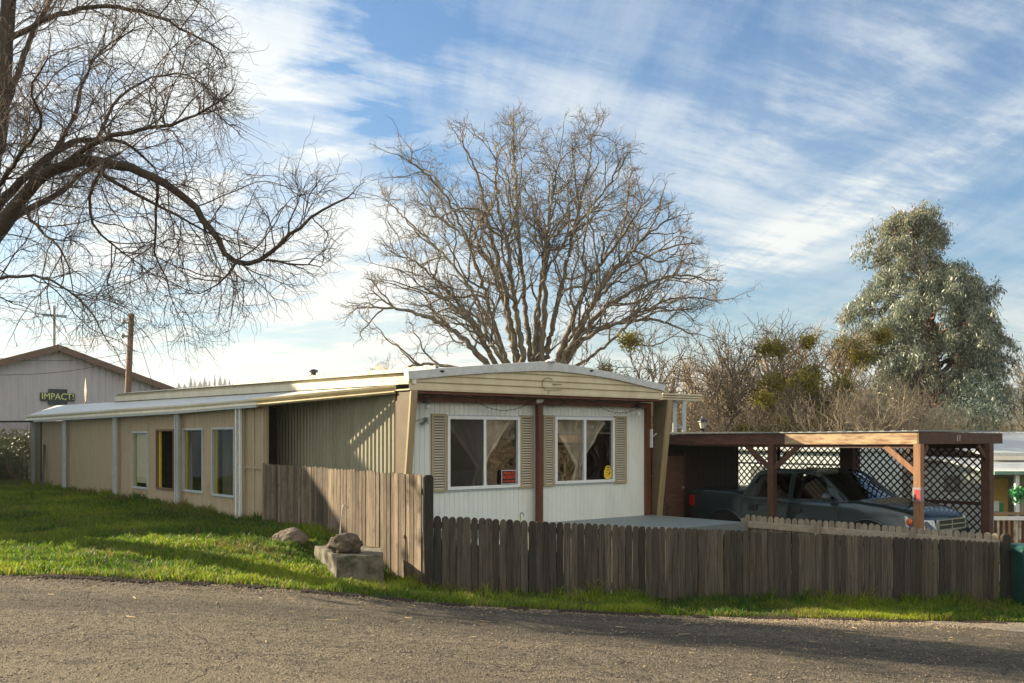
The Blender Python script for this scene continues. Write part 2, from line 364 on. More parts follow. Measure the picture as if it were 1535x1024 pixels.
_n = len(CPa); _d = CPa[:, None, :2]-CPa[None, :, :2]; _K = tpsk((_d**2).sum(2))+np.eye(_n)*.4
_P = np.c_[np.ones(_n), CPa[:, :2]]; _A = np.block([[_K, _P], [_P.T, np.zeros((3, 3))]])
_S = np.linalg.solve(_A, np.r_[CPa[:, 2], 0, 0, 0])
def Gv(x, y):
    x = np.clip(np.asarray(x, float), -95, 95); y = np.clip(np.asarray(y, float), -32, 155); sh = x.shape; x = x.ravel(); y = y.ravel()
    out = np.empty(len(x))
    for i in range(0, len(x), 20000):
        xs, ys = x[i:i+20000], y[i:i+20000]
        K = tpsk((xs[:, None]-CPa[None, :, 0])**2+(ys[:, None]-CPa[None, :, 1])**2)
        out[i:i+20000] = K@_S[:_n]+_S[_n]+_S[_n+1]*xs+_S[_n+2]*ys
    return out.reshape(sh)
def G(x, y): return float(Gv(np.array([x]), np.array([y]))[0])

def axis(lo, hi, step, far, g=1.22):
    a = list(np.arange(lo, hi+1e-6, step)); s = step; p = hi
    while p < far: s *= g; p += s; a.append(p)
    s = step; p = lo
    while p > -far: s *= g; p -= s; a.insert(0, p)
    return np.array(a)
xs = axis(-13, 11, .12, 2600); ys = axis(3, 21, .12, 2600)
XX, YY = np.meshgrid(xs, ys, indexing='ij'); ZG = Gv(XX, YY)
re_ = np.interp(XX, [p[0] for p in RE], [p[1] for p in RE])
wob = np.array([[mnoise.noise(Vector((a*1.1, 3, 0)))*.10+mnoise.noise(Vector((a*5, 1, 0)))*.04 for a in xs]]).T
dd = YY-(re_+wob)
tt = np.clip((dd+.02)/.16, 0, 1); ZG = ZG+(tt*tt*(3-2*tt))*.05-.03
fine = (np.abs(XX) < 14) & (YY < 33)
bmp = np.zeros_like(ZG)
ii = np.argwhere(fine & (dd > 0))
for i, j in ii: bmp[i, j] = .035*mnoise.noise(Vector((XX[i, j]*1.3, YY[i, j]*1.3, 0)))+.018*mnoise.noise(Vector((XX[i, j]*5, YY[i, j]*5, 4)))
ZG += bmp
n0, n1_ = XX.shape; idx = np.arange(n0*n1_).reshape(n0, n1_)
Fq = np.stack([idx[:-1, :-1], idx[1:, :-1], idx[1:, 1:], idx[:-1, 1:]], -1).reshape(-1, 4)
# ground material: soil + moss green turf near, dry valley far
m_ground, nt, b, o = newmat('turf_soil')
tc = nd(nt, 'ShaderNodeTexCoord'); sp = nd(nt, 'ShaderNodeSeparateXYZ'); nt.links.new(tc.outputs['Object'], sp.inputs[0])
na = nd(nt, 'ShaderNodeTexNoise', i_Scale=1.3, i_Detail=8, i_Roughness=.7); nb_ = nd(nt, 'ShaderNodeTexNoise', i_Scale=25, i_Detail=6, i_Roughness=.7)
for q in (na, nb_): nt.links.new(tc.outputs['Object'], q.inputs['Vector'])
g1 = mixc(nt, ramp(nt, nb_.outputs[0], [(.35, 0.), (.65, 1.)]), (.035, .058, .010), (.075, .085, .024))
g2 = mixc(nt, ramp(nt, na.outputs[0], [(.46, 0.), (.70, 1.)]), g1, (.085, .062, .032))
far = nd(nt, 'ShaderNodeMapRange'); far.inputs[1].default_value = 34; far.inputs[2].default_value = 60; nt.links.new(sp.outputs[1], far.inputs[0])
nf = nd(nt, 'ShaderNodeTexNoise', i_Scale=.06, i_Detail=8, i_Roughness=.65); nt.links.new(tc.outputs['Object'], nf.inputs['Vector'])
fc = mixc(nt, ramp(nt, nf.outputs[0], [(.4, 0.), (.62, 1.)]), (.11, .10, .045), (.055, .06, .03))
nt.links.new(mixc(nt, far.outputs[0], g2, fc), b.inputs['Base Color']); b.inputs['Roughness'].default_value = .95; b.inputs['Specular IOR Level'].default_value = .1
bp = nd(nt, 'ShaderNodeBump', i_Strength=.9, i_Distance=.03); nt.links.new(nb_.outputs[0], bp.inputs['Height']); nt.links.new(bp.outputs[0], b.inputs['Normal'])
o_ = npmesh('ground', np.stack([XX, YY, ZG], -1).reshape(-1, 3), Fq, 4, m_ground, smooth=True); tag(o_, kind='structure')

# road sheet
rx = np.concatenate([np.linspace(-60, -13, 60), np.arange(-12.88, 11, .12), np.linspace(11.2, 60, 60)])
NY = 150
t_ = np.linspace(0, 1, NY)
RX = np.repeat(rx[:, None], NY, 1); E = np.interp(rx, [p[0] for p in RE], [p[1] for p in RE])+np.array([mnoise.noise(Vector((a*1.1, 3, 0)))*.10+mnoise.noise(Vector((a*6, 1, 0)))*.03 for a in rx])+.03
RY = -8+(E[:, None]+8)*(1-(1-t_)**1.15)[None, :]
RZ = Gv(RX, RY)+.006
idx = np.arange(RX.size).reshape(RX.shape)
Fr_ = np.stack([idx[:-1, :-1], idx[1:, :-1], idx[1:, 1:], idx[:-1, 1:]], -1).reshape(-1, 4)
m_road, nt, b, o = newmat('worn_chip_seal_asphalt')
tc = nd(nt, 'ShaderNodeTexCoord')
vo = nd(nt, 'ShaderNodeTexVoronoi', i_Scale=62); nt.links.new(tc.outputs['Object'], vo.inputs['Vector'])
vb = nd(nt, 'ShaderNodeTexVoronoi', i_Scale=26); nt.links.new(tc.outputs['Object'], vb.inputs['Vector'])
n1q = nd(nt, 'ShaderNodeTexNoise', i_Scale=.7, i_Detail=7, i_Roughness=.65); n2q = nd(nt, 'ShaderNodeTexNoise', i_Scale=11, i_Detail=9, i_Roughness=.8, i_Distortion=1.2)
mpx = nd(nt, 'ShaderNodeMapping'); mpx.inputs[3].default_value = (.35, 1, 1); nt.links.new(tc.outputs['Object'], mpx.inputs[0])
nt.links.new(mpx.outputs[0], n1q.inputs['Vector']); nt.links.new(tc.outputs['Object'], n2q.inputs['Vector'])
ch = mixc(nt, ramp(nt, vo.outputs['Color'], [(.1, 0.), (.9, 1.)]), (.075, .064, .046), (.50, .42, .29))
ch = mixc(nt, ramp(nt, vb.outputs['Distance'], [(.0, 0.), (.9, 1.)]), ch, (.21, .18, .13))
ch = mixc(nt, ramp(nt, n2q.outputs[0], [(.43, .95), (.485, 0.)]), ch, (.04, .037, .032))
ch = mixc(nt, ramp(nt, n1q.outputs[0], [(.48, 0.), (.66, .5)]), ch, (.12, .095, .07))
ch = mixc(nt, ramp(nt, n1q.outputs[0], [(.30, .5), (.42, 0.)]), ch, (.10, .11, .055))
ch = mixc(nt, ramp(nt, vo.outputs['Distance'], [(.50, 0.), (.80, .85)]), ch, (.035, .031, .026))
ml = nd(nt, 'ShaderNodeMapping'); ml.inputs[3].default_value = (.10, .9, 1); ml.inputs[2].default_value = (0, 0, .06); nt.links.new(tc.outputs['Object'], ml.inputs[0])
nl = nd(nt, 'ShaderNodeTexNoise', i_Scale=1., i_Detail=7, i_Roughness=.6, i_Distortion=.4); nt.links.new(ml.outputs[0], nl.inputs['Vector'])
ch = mixc(nt, ramp(nt, nl.outputs[0], [(.50, 0.), (.60, .45)]), ch, (.055, .050, .042)); ch = mixc(nt, ramp(nt, nl.outputs[0], [(.36, .35), (.45, 0.)]), ch, (.30, .25, .18))
ns2 = nd(nt, 'ShaderNodeTexNoise', i_Scale=1.7, i_Detail=4, i_Roughness=.5); nt.links.new(tc.outputs['Object'], ns2.inputs['Vector']); ch = mixc(nt, ramp(nt, ns2.outputs[0], [(.66, 0.), (.72, .6)]), ch, (.05, .046, .04))
# cracks
cv = nd(nt, 'ShaderNodeTexVoronoi', feature='DISTANCE_TO_EDGE', i_Scale=.38); wp = nd(nt, 'ShaderNodeTexNoise', i_Scale=2.4, i_Detail=6)
nt.links.new(tc.outputs['Object'], wp.inputs['Vector']); wm = mixc(nt, .22, tc.outputs['Object'], wp.outputs['Color']); nt.links.new(wm, cv.inputs['Vector'])
ck = ramp(nt, cv.outputs[0], [(0., 1.), (.005, 0.)])
ch = mixc(nt, math_(nt, 'MULTIPLY', ck, .45), ch, (.03, .028, .025))
nt.links.new(ch, b.inputs['Base Color']); b.inputs['Roughness'].default_value = .92; b.inputs['Specular IOR Level'].default_value = .25
ch2 = None
h = math_(nt, 'ADD', math_(nt, 'MULTIPLY', vo.outputs['Distance'], -1.1), math_(nt, 'MULTIPLY', n2q.outputs[0], 1.6))
h = math_(nt, 'ADD', h, math_(nt, 'MULTIPLY', vb.outputs['Distance'], -.7)); h = math_(nt, 'SUBTRACT', h, ck)
bp = nd(nt, 'ShaderNodeBump', i_Strength=1., i_Distance=.03); nt.links.new(h, bp.inputs['Height']); nt.links.new(bp.outputs[0], b.inputs['Normal'])
o_ = npmesh('road', np.stack([RX, RY, RZ], -1).reshape(-1, 3), Fr_, 4, m_road, smooth=True); tag(o_, kind='structure')

# ------------------------------------------------------------------ grass
m_grass, nt, b, o = newmat('grass_blades')
at_g = nd(nt, 'ShaderNodeAttribute', attribute_name='rnd'); cg = ramp(nt, at_g.outputs['Fac'], [(0., (.26, .19, .08)), (.06, (.20, .16, .05)), (.09, (.035, .10, .009)), (.5, (.10, .20, .014)), (1., (.31, .37, .03))])
nt.links.new(cg, b.inputs['Base Color']); b.inputs['Roughness'].default_value = .5; b.inputs['Specular IOR Level'].default_value = .25
tg = nd(nt, 'ShaderNodeBsdfTranslucent'); nt.links.new(cg, tg.inputs[0]); mg = nd(nt, 'ShaderNodeMixShader', i_0=.5); nt.links.new(b.outputs[0], mg.inputs[1]); nt.links.new(tg.outputs[0], mg.inputs[2]); nt.links.new(mg.outputs[0], o.inputs[0])
def inpoly(x, y, poly):
    r = np.zeros(len(x), bool); n = len(poly)
    for i in range(n):
        x0, y0 = poly[i]; x1, y1 = poly[(i+1) % n]
        c = ((y0 > y) != (y1 > y)) & (x < (x1-x0)*(y-y0)/(y1-y0+1e-12)+x0); r ^= c
    return r
Anear = AF(0, 0, 0); Afar = AF(0, 17, 0)
polyL = [(-14, 10.3), (-9, 10.5), (-6, 10.9), (-1.0, 11.45), (-1.06, 13.3), (-2.0, 14.5), (TB.x, TB.y), (Anear.x, Anear.y), (Afar.x, Afar.y), (-18, 36), (-20, 30)]
polyR = [(-1.06, 11.4), (2, 11.9), (7, 12.8), (15, 13.7), (15, 18.5), (8.6, 17.5), (FB.x, FB.y), (FA.x, FA.y)]
def scatter(n, poly):
    P = np.array(poly); lo, hi = P.min(0), P.max(0); out = []
    while sum(len(a) for a in out) < n:
        q = np.random.rand(n, 2)*(hi-lo)+lo; q = q[inpoly(q[:, 0], q[:, 1], poly)]
        keep = np.random.rand(len(q)) < np.clip((14/q[:, 1])**1.6, 0, 1); keep &= np.abs(q[:, 0]) < q[:, 1]*.75+.6
        out.append(q[keep])
    return np.concatenate(out)[:n]
Q = np.concatenate([scatter(210000, polyL), scatter(80000, polyR)])
edge = np.interp(Q[:, 0], [p[0] for p in RE], [p[1] for p in RE])+np.array([mnoise.noise(Vector((a*1.1, 3, 0)))*.10+mnoise.noise(Vector((a*5, 1, 0)))*.05 for a in Q[:, 0]])
de = Q[:, 1]-edge
nz = np.array([mnoise.noise(Vector((a*1.6, b_*1.6, 7))) for a, b_ in Q]); nz2 = np.array([mnoise.noise(Vector((a*.5, b_*.5, 2))) for a, b_ in Q])
keep = (de > .03+.05*np.random.rand(len(Q))) & (np.random.rand(len(Q)) < np.clip(1.1+nz*1.3+nz2*.8, .15, 1))
# bare strip by the road in front of the gate
keep &= ~((np.abs(Q[:, 0]-.1) < 1.0) & (np.random.rand(len(Q)) < .75) & (de > .5))
Q = Q[keep]; de = de[keep]; nz = nz[keep]; nz2 = nz2[keep]; N = len(Q)
# taller along fences and walls
def dseg(Q, a, b_):
    a = np.array(a[:2]); b_ = np.array(b_[:2]); d = b_-a; t = np.clip(((Q-a)@d)/(d@d), 0, 1); return np.hypot(*(Q-(a+t[:, None]*d)).T)
dw = np.minimum.reduce([dseg(Q, FA, FB), dseg(Q, FA, TB), dseg(Q, TB, Afar)])
nz3 = np.array([mnoise.noise(Vector((a*4.5, b_*4.5, 5))) for a, b_ in Q])
hgt = (.045+.035*np.random.rand(N)+.035*np.clip(nz, -.5, 1))*(1+1.1*np.clip(nz3, -.3, 1))*(1+1.5*np.exp(-dw/.22)*(.4+np.clip(nz+.5, 0, 1)))*np.where(Q[:, 1] > 18, 1.15, 1)
hgt = np.clip(hgt, .02, .3)
wd = (.0042+.0035*np.random.rand(N))*np.clip(Q[:, 1]/13, .9, 2)
gz = Gv(Q[:, 0], Q[:, 1])+.015
ang = np.random.rand(N)*6.283; ln = hgt*(.25+.65*np.random.rand(N)); la = np.random.rand(N)*6.283
dx, dy = np.cos(ang)*wd, np.sin(ang)*wd
base = np.stack([Q[:, 0], Q[:, 1], gz], 1)
V = np.empty((N, 5, 3))
V[:, 0] = base+np.stack([dx, dy, np.zeros(N)], 1); V[:, 1] = base-np.stack([dx, dy, np.zeros(N)], 1)
mid = base+np.stack([np.cos(la)*ln*.35, np.sin(la)*ln*.35, hgt*.6], 1)
V[:, 2] = mid-np.stack([dx, dy, np.zeros(N)], 1)*.75; V[:, 3] = mid+np.stack([dx, dy, np.zeros(N)], 1)*.75
V[:, 4] = base+np.stack([np.cos(la)*ln, np.sin(la)*ln, hgt], 1)
b0 = (np.arange(N)*5)[:, None]
T = np.concatenate([b0+np.array([[0, 1, 2]]), b0+np.array([[0, 2, 3]]), b0+np.array([[3, 2, 4]])])
rv = np.clip(.48+.7*nz2+.35*nz+.35*np.random.randn(N)*.7+np.where(de < .8, .12, 0), .09, 1)
that = np.array([mnoise.noise(Vector((a*.9, b_*.9, 31))) for a, b_ in Q])
rv = np.where(np.random.rand(N) < .10+.75*np.clip(that-.12, 0, 1)+.25*(de < .12), np.random.rand(N)*.06, rv)
V[:, :, :] = V
o_ = npmesh('grass', V.reshape(-1, 3), T, 3, m_grass, rnd=np.repeat(rv, 5)); tag(o_, kind='stuff')
o_['label'] = 'short green grass on the bank and along the fence'
# dry debris and gravel scattered on the verge and road
def litter(name, pts, s, mat, label, kind='stuff'):
    Vv = []; Tt = []
    oct_ = np.array([[1, 0, 0], [0, 1, 0], [-1, 0, 0], [0, -1, 0], [0, 0, .7], [0, 0, -.4]]); of = np.array([[0, 1, 4], [1, 2, 4], [2, 3, 4], [3, 0, 4], [1, 0, 5], [2, 1, 5], [3, 2, 5], [0, 3, 5]])
    n = len(pts); sc = s*(.4+np.random.rand(n, 1, 1)*1.3); a = np.random.rand(n)*6.28; st = .5+np.random.rand(n)*.9
    o3 = np.repeat(oct_[None], n, 0).astype(float); o3[:, :, 0] *= st[:, None]; x = o3[:, :, 0]*np.cos(a)[:, None]-o3[:, :, 1]*np.sin(a)[:, None]; y = o3[:, :, 0]*np.sin(a)[:, None]+o3[:, :, 1]*np.cos(a)[:, None]
    o3[:, :, 0] = x; o3[:, :, 1] = y; Vv = o3*sc+pts[:, None, :]; Tt = (np.arange(n)*6)[:, None, None]+of[None]
    o_ = npmesh(name, Vv.reshape(-1, 3), Tt.reshape(-1, 3), 3, mat, rnd=np.repeat(np.random.rand(n), 6)); tag(o_, kind=kind); o_['label'] = label
m_grit = mvar('grit', (.30, .24, .17), (.14, .11, .08), ns=40, rough=.9, rnd=1.2)
gx = np.concatenate([np.random.rand(9000)*16-8, np.random.rand(7000)*6+2.0]); ee = np.interp(gx, [p[0] for p in RE], [p[1] for p in RE])
gy = np.concatenate([ee[:9000]-np.abs(np.random.randn(9000))*.22+.08, ee[9000:]-.35+np.random.randn(7000)*.22])
litter('gravel', np.stack([gx, gy, Gv(gx, gy)+.008], 1), .009, m_grit, 'loose brown gravel and debris along the road edge')
gx = np.random.rand(16000)*18-9; gy = 5.5+np.random.rand(16000)**1.3*6; k = gy < np.interp(gx, [p[0] for p in RE], [p[1] for p in RE])-.1; gx, gy = gx[k], gy[k]
litter('road_chippings', np.stack([gx, gy, Gv(gx, gy)+.008], 1), .007, m_grit, 'loose stone chippings on the asphalt road')
# straw and twigs
ns_ = 420; gx = np.random.rand(ns_)*17-9; ee = np.interp(gx, [p[0] for p in RE], [p[1] for p in RE]); gy = ee-np.abs(np.random.randn(ns_))*1.6-.02; a_ = np.random.rand(ns_)*6.28; L_ = .015+.06*np.random.rand(ns_)**2; wd2 = .0022+.002*np.random.rand(ns_)
c_ = np.stack([gx, gy, Gv(gx, gy)+.016], 1); dv = np.stack([np.cos(a_)*L_, np.sin(a_)*L_, np.random.randn(ns_)*.002], 1); sv = np.stack([-np.sin(a_)*wd2, np.cos(a_)*wd2, wd2], 1)
Vt = np.stack([c_-dv-sv, c_+dv-sv*.5, c_+dv+sv*.5, c_-dv+sv], 1).reshape(-1, 3)
o_ = npmesh('straw_litter', Vt, np.arange(ns_*4).reshape(-1, 4), 4, mvar('straw', (.42, .32, .17), (.24, .17, .09), ns=3, rough=.9)); tag(o_, kind='stuff'); o_['label'] = 'pale straw and twigs scattered on the asphalt'
# smoother asphalt apron by the bin
AX = np.linspace(5.3, 14, 70); AT = np.linspace(0, 1, 18); RXa = np.repeat(AX[:, None], 18, 1); e_ = np.interp(AX, [p[0] for p in RE], [p[1] for p in RE]); lo_ = 11.75+.12*np.sin(AX*2.1)+.05*np.sin(AX*7)+np.clip(6.2-AX, 0, 1)*.9
RYa = lo_[:, None]+(e_+.02-lo_)[:, None]*AT[None]; ix = np.arange(RXa.size).reshape(RXa.shape)
o_ = npmesh('driveway_apron', np.stack([RXa, RYa, Gv(RXa, RYa)+.011], -1).reshape(-1, 3), np.stack([ix[:-1, :-1], ix[1:, :-1], ix[1:, 1:], ix[:-1, 1:]], -1).reshape(-1, 4), 4, mvar('smooth_asphalt', (.17, .15, .125), (.12, .108, .09), ns=3, rough=.9, bump=1, bs=90, c3=(.21, .18, .14)), smooth=True); tag(o_, kind='structure')
# dark dirt lip at the edge of the turf
m_dirt = mvar('dark_dirt', (.045, .032, .02), (.02, .015, .01), ns=20, rough=.95, bump=1, bs=40, rnd=.6)
gx = np.random.rand(30000)*17-9; gy = np.interp(gx, [p[0] for p in RE], [p[1] for p in RE])+np.array([mnoise.noise(Vector((a*1.1, 3, 0)))*.10 for a in gx])+.02+np.random.randn(30000)*.055
nzz = np.array([mnoise.noise(Vector((a*1.7, 9, 0))) for a in gx]); k = nzz > -.05; gx, gy = gx[k], gy[k]
litter('dirt_edge', np.stack([gx, gy, Gv(gx, gy)+.012], 1), .017, m_dirt, 'dark crumbled dirt at the edge of the turf')

# ------------------------------------------------------------------ far hills
m_hill = mvar('hill_woods', (.06, .065, .035), (.11, .095, .05), (1, 1, 1), .05, 1, spec=.1, c3=(.035, .05, .03), patch=.45, pns=.02)
def hill(name, ax0, ax1, dist, prof, depth, seed):
    n = 140; P = []
    for j in range(14):
        t = j/13; row = []
        for i in range(n+1):
            px = ax0+(ax1-ax0)*i/n; d = dist+depth*t; x = (px-CX)/F*d
            top = float(np.interp(px, [p[0] for p in prof], [p[1] for p in prof]))
            ztop = (HZ-top)/F*(dist+depth)
            nz = mnoise.fractal(Vector((x*.004, d*.004, seed)), 1, 2, 5)
            z = -30+(ztop+30)*(t**.8)+nz*12*t*(1 if j < 13 else .35)
            row.append(Vector((x, d, z)))
        P.append(row)
    P.append([Vector((p.x*1.3, p.y*1.3, -60)) for p in P[-1]])
    mb = MB(); mb.grid(P); o = build(name, mb, m_hill, loc=(0, dist, -30), smooth=True); tag(o, kind='structure'); return o
hill('hills', 850, 1900, 420, [(850, 630), (1000, 604), (1060, 590), (1120, 577), (1180, 574), (1260, 580), (1400, 588), (1600, 575), (1900, 560)], 420, 2.)
hill('hills', 800, 1800, 170, [(800, 660), (1000, 640), (1100, 628), (1250, 632), (1400, 640), (1800, 620)], 90, 6.)
hill('hills', -700, 900, 900, [(-700, 560), (-100, 590), (120, 592), (240, 585), (300, 578), (360, 582), (480, 600), (700, 620), (900, 640)], 300, 4.)
# ------------------------------------------------------------------ walls made of ribs, with openings
def ribwall(mb, P, n, a0, a1, z0, z1, pitch, depth, duty=.5, holes=(), shape='box', zf=None):
    """P(a, z, off) -> point; ribs run vertically; holes = (ha0, ha1, hz0, hz1); zf(a)->top z"""
    br = []; a = a0
    while a < a1-1e-6:
        if shape == 'box': br += [(a, 0), (a+pitch*.14, depth), (a+pitch*duty, depth), (a+pitch*(duty+.14), 0)]
        elif shape == 'groove': br += [(a, 0), (a+pitch*.82, 0), (a+pitch*.9, -depth), (a+pitch*.98, 0)]
        else: br += [(a+pitch*k/6, depth*math.sin(2*math.pi*k/6)) for k in range(6)]
        a += pitch
    br = [q for q in br if q[0] <= a1]+[(a1, 0)]
    for h in holes:
        for e in (h[0], h[1]): br.append((e, None))
    br.sort(key=lambda q: q[0])
    pts = []
    for i, (a, d) in enumerate(br):
        if d is None:
            l = [q for q in br[:i] if q[1] is not None][-1:] or [(a, 0)]; d = l[0][1]
        pts.append((a, d))
    for (p, d0), (q, d1) in zip(pts, pts[1:]):
        if q-p < 1e-5: continue
        m = (p+q)/2; segs = [(z0, None)]
        cuts = sorted((h[2], h[3]) for h in holes if h[0] < m < h[1]); lo = z0; lst = []
        for c0, c1 in cuts: lst.append((lo, c0)); lo = c1
        lst.append((lo, None))
        for s0, s1 in lst:
            t0 = s1 if s1 is not None else (zf(p) if zf else z1); t1 = s1 if s1 is not None else (zf(q) if zf else z1)
            mb.quad(P(p, s0, d0), P(q, s0, d1), P(q, t1, d1), P(p, t0, d0))
def wnd(parent, fr, a0, a1, z0, z1, b, mfr, mgl, fw=.045, split=.5, dep=.05, name='window', sill=True, out=-1):
    f = MB(); o = out
    bb = sorted((b+o*dep, b+.02*-o))
    f.fbox(fr, a0, a1, bb[0], bb[1], z1-fw, z1); f.fbox(fr, a0, a1, bb[0], bb[1], z0, z0+fw)
    f.fbox(fr, a0, a0+fw, bb[0]+.002, bb[1]-.002, z0+fw, z1-fw); f.fbox(fr, a1-fw, a1, bb[0]+.002, bb[1]-.002, z0+fw, z1-fw)
    if split:
        m = a0+(a1-a0)*split; f.fbox(fr, m-.028, m+.028, bb[0]+.004, bb[1]-.004, z0+fw, z1-fw)
        # the sliding sash sits behind
        f.fbox(fr, a0+fw, a0+fw+.022, bb[0]+.02, bb[1]-.01, z0+fw, z1-fw)
    wn = build(name, f, mfr, parent, bevel=.004)
    g = MB(); g.quad(fr(a0+fw, b+.005, z0+fw), fr(a1-fw, b+.005, z0+fw), fr(a1-fw, b+.005, z1-fw), fr(a0+fw, b+.005, z1-fw)); build('pane', g, mgl, wn)
    return wn

GZ0 = -2.15
home = empty('mobile_home', HF(HWID/2, 7, GZ0), 'long white mobile home with a low arched roof and two curtained front windows', 'mobile home')
W1 = (HF.a_at(669), HF.a_at(777.5), -.925, .365); W2 = (HF.a_at(830), HF.a_at(919.3), -.90, .385)
mb = MB(); ribwall(mb, lambda a, z, d: HF(a, -d, z), 0, 0, HWID, GZ0, .80, .105, .013, holes=(W1, W2), shape='groove'); build('front_wall', mb, m_whitewall, home)
mb = MB(); ribwall(mb, lambda b_, z, d: HF(-d+.0, b_, z), 0, .12, 14.3, GZ0, .95, .125, .022, shape='box'); build('side_wall', mb, m_corr, home)
mb = MB(); ribwall(mb, lambda b_, z, d: HF(HWID+d, b_, z), 0, .05, 14.3, GZ0, .85, .125, .02); mb.quad(HF(0, 14.3, GZ0), HF(HWID, 14.3, GZ0), HF(HWID, 14.3, 1.1), HF(0, 14.3, 1.1)); build('far_wall', mb, m_corr, home)
# gable panel with lap lines under an arched metal cap
gp = [(613, 569), (674, 563.4), (736, 558.8), (800, 556.3), (830, 556.4), (861, 559.4), (892, 563.6), (925, 569.5), (955, 577), (993, 586)]
gp = [(HF.a_at(px, -.475), py) for px, py in gp]; gp = [(a, zat(py, HF(a, -.475, 0))) for a, py in gp]
cp = [(613, 556.5), (674, 551), (736, 546.8), (790, 543.5), (820, 541.8), (830, 543.2), (861, 548), (892, 553.5), (925, 560), (955, 567.5), (993, 576.5)]
cp = [(HF.a_at(px, -.475), py) for px, py in cp]; cp = [(a, zat(py, HF(a, -.475, 0))) for a, py in cp]
gtop = lambda a: float(np.interp(a, [p[0] for p in gp], [p[1] for p in gp])); ctop = lambda a: float(np.interp(a, [p[0] for p in cp], [p[1] for p in cp]))
GA0, GA1 = gp[0][0], gp[-1][0]
mb = MB(); nA = 60; zl = []
z = .787
for k in range(5):
    zl += [(z+k*.115, .022), (z+k*.115+.012, .026), (z+k*.115+.10, .006), (z+k*.115+.112, .0)]
P = [[HF(GA0+(GA1-GA0)*i/nA, -.475+.02-d, min(zz_, gtop(GA0+(GA1-GA0)*i/nA)+.02)) for i in range(nA+1)] for zz_, d in zl]
mb.grid(P); build('gable_panel', mb, m_cream, home, smooth=False)
mb = MB(); mb.fbox(HF, GA0, GA1, -.475, .05, .765, .787); mb.fbox(HF, GA0, GA1, -.487, -.470, .765, .80); build('soffit', mb, m_cream, home)
# roof shell and cap
mb = MB(); NB = 10
def rz(a, b_): return ctop(a)+.0+.009*b_
for i in range(nA):
    a, a2 = GA0+(GA1-GA0)*i/nA, GA0+(GA1-GA0)*(i+1)/nA
    mb.quad(HF(a, -.5, rz(a, 0)-.012), HF(a2, -.5, rz(a2, 0)-.012), HF(a2, 14.4, rz(a2, 14.4)-.012), HF(a, 14.4, rz(a, 14.4)-.012))
build('roof', mb, m_creamlt, home, smooth=True)
mb = MB()
for i in range(nA):
    a, a2 = GA0-.03+(GA1-GA0+.06)*i/nA, GA0-.03+(GA1-GA0+.06)*(i+1)/nA
    mb.hexa([HF(a, -.512, gtop(a)), HF(a2, -.512, gtop(a2)), HF(a2, -.40, gtop(a2)), HF(a, -.40, gtop(a))], [HF(a, -.505, ctop(a)), HF(a2, -.505, ctop(a2)), HF(a2, -.36, ctop(a2)+.006), HF(a, -.36, ctop(a)+.006)])
for k in range(46):  # rivet heads / drip dimples
    a = GA0+(GA1-GA0)*(k+.5)/46; zc_ = gtop(a)+.018; mb.fbox(HF, a-.008, a+.008, -.517, -.505, zc_, zc_+.01)
build('roof_edge_cap', mb, m_silver, home)
mb = MB(); mb.blob(HF(HF.a_at(824, -.45), -.46, ctop(HF.a_at(824, -.45))+.01), .09, .16, .035, 2); build('ridge_patch', mb, m_whitep, home, smooth=True)
# left eave fascia along the side, raised seam line above
def S(px_b, z, off=0.): return HF(-off, px_b, z)
mb = MB()
for i in range(28):
    b0_, b1_ = -.5+14.6*i/28, -.5+14.6*(i+1)/28; f0, f1 = (b0_+.5)/14.6, (b1_+.5)/14.6
    zb0, zb1 = .87+.11*f0, .87+.11*f1
    mb.hexa([HF(-.07, b0_, zb0), HF(-.07, b1_, zb1), HF(.0, b1_, zb1), HF(.0, b0_, zb0)][::-1], [HF(-.085, b0_, zb0+.115), HF(-.085, b1_, zb1+.115), HF(.01, b1_, rz(0, b1_)-.008), HF(.01, b0_, rz(0, b0_)-.008)][::-1])
build('side_fascia', mb, m_creamlt, home)
mb = MB()
b1_ = HF.b_at(352, .5)
for i in range(120):
    t = -.4+(b1_+.4)*i/120; z = rz(.5, t)+.015
    mb.fbox(HF, .45, .52, t, t+(b1_+.4)/120*.7, z-.03, z+.035+.012*(i % 3 == 0))
mb.fbox(HF, .47, .53, -.4, b1_, rz(.5, 0)-.01, rz(.5, 0)+.05)
build('roof_seam', mb, mvar('lichened_white_metal', (.78, .76, .66), (.34, .30, .20), ns=14, rough=.6, lo=.5, hi=.62), home)
# vents on the roof
mb = MB(); c = HF(1.0, 2.2, rz(1.0, 2.2)-.02); mb.lathe([(.06, 0), (.06, .1), (.13, .12), (.15, .17), (.11, .22), (.03, .25)], c, 14); build('roof_vent', mb, m_whitep, home, smooth=True)
mb = MB(); c = HF(.5, HF.b_at(470, .5), rz(.5, 5)+.05); mb.lathe([(.05, 0), (.05, .05), (.09, .06), (.09, .10), (.02, .12)], c, 12); build('roof_vent', mb, m_black, home, smooth=True)
for px in (661, 885):
    mb = MB(); c = HF(HF.a_at(px, -.49), -.50, ctop(HF.a_at(px, -.49))-.05); mb.blob(c, .05, .03, .02, px); build('tar_patch', mb, m_black, home, smooth=True)
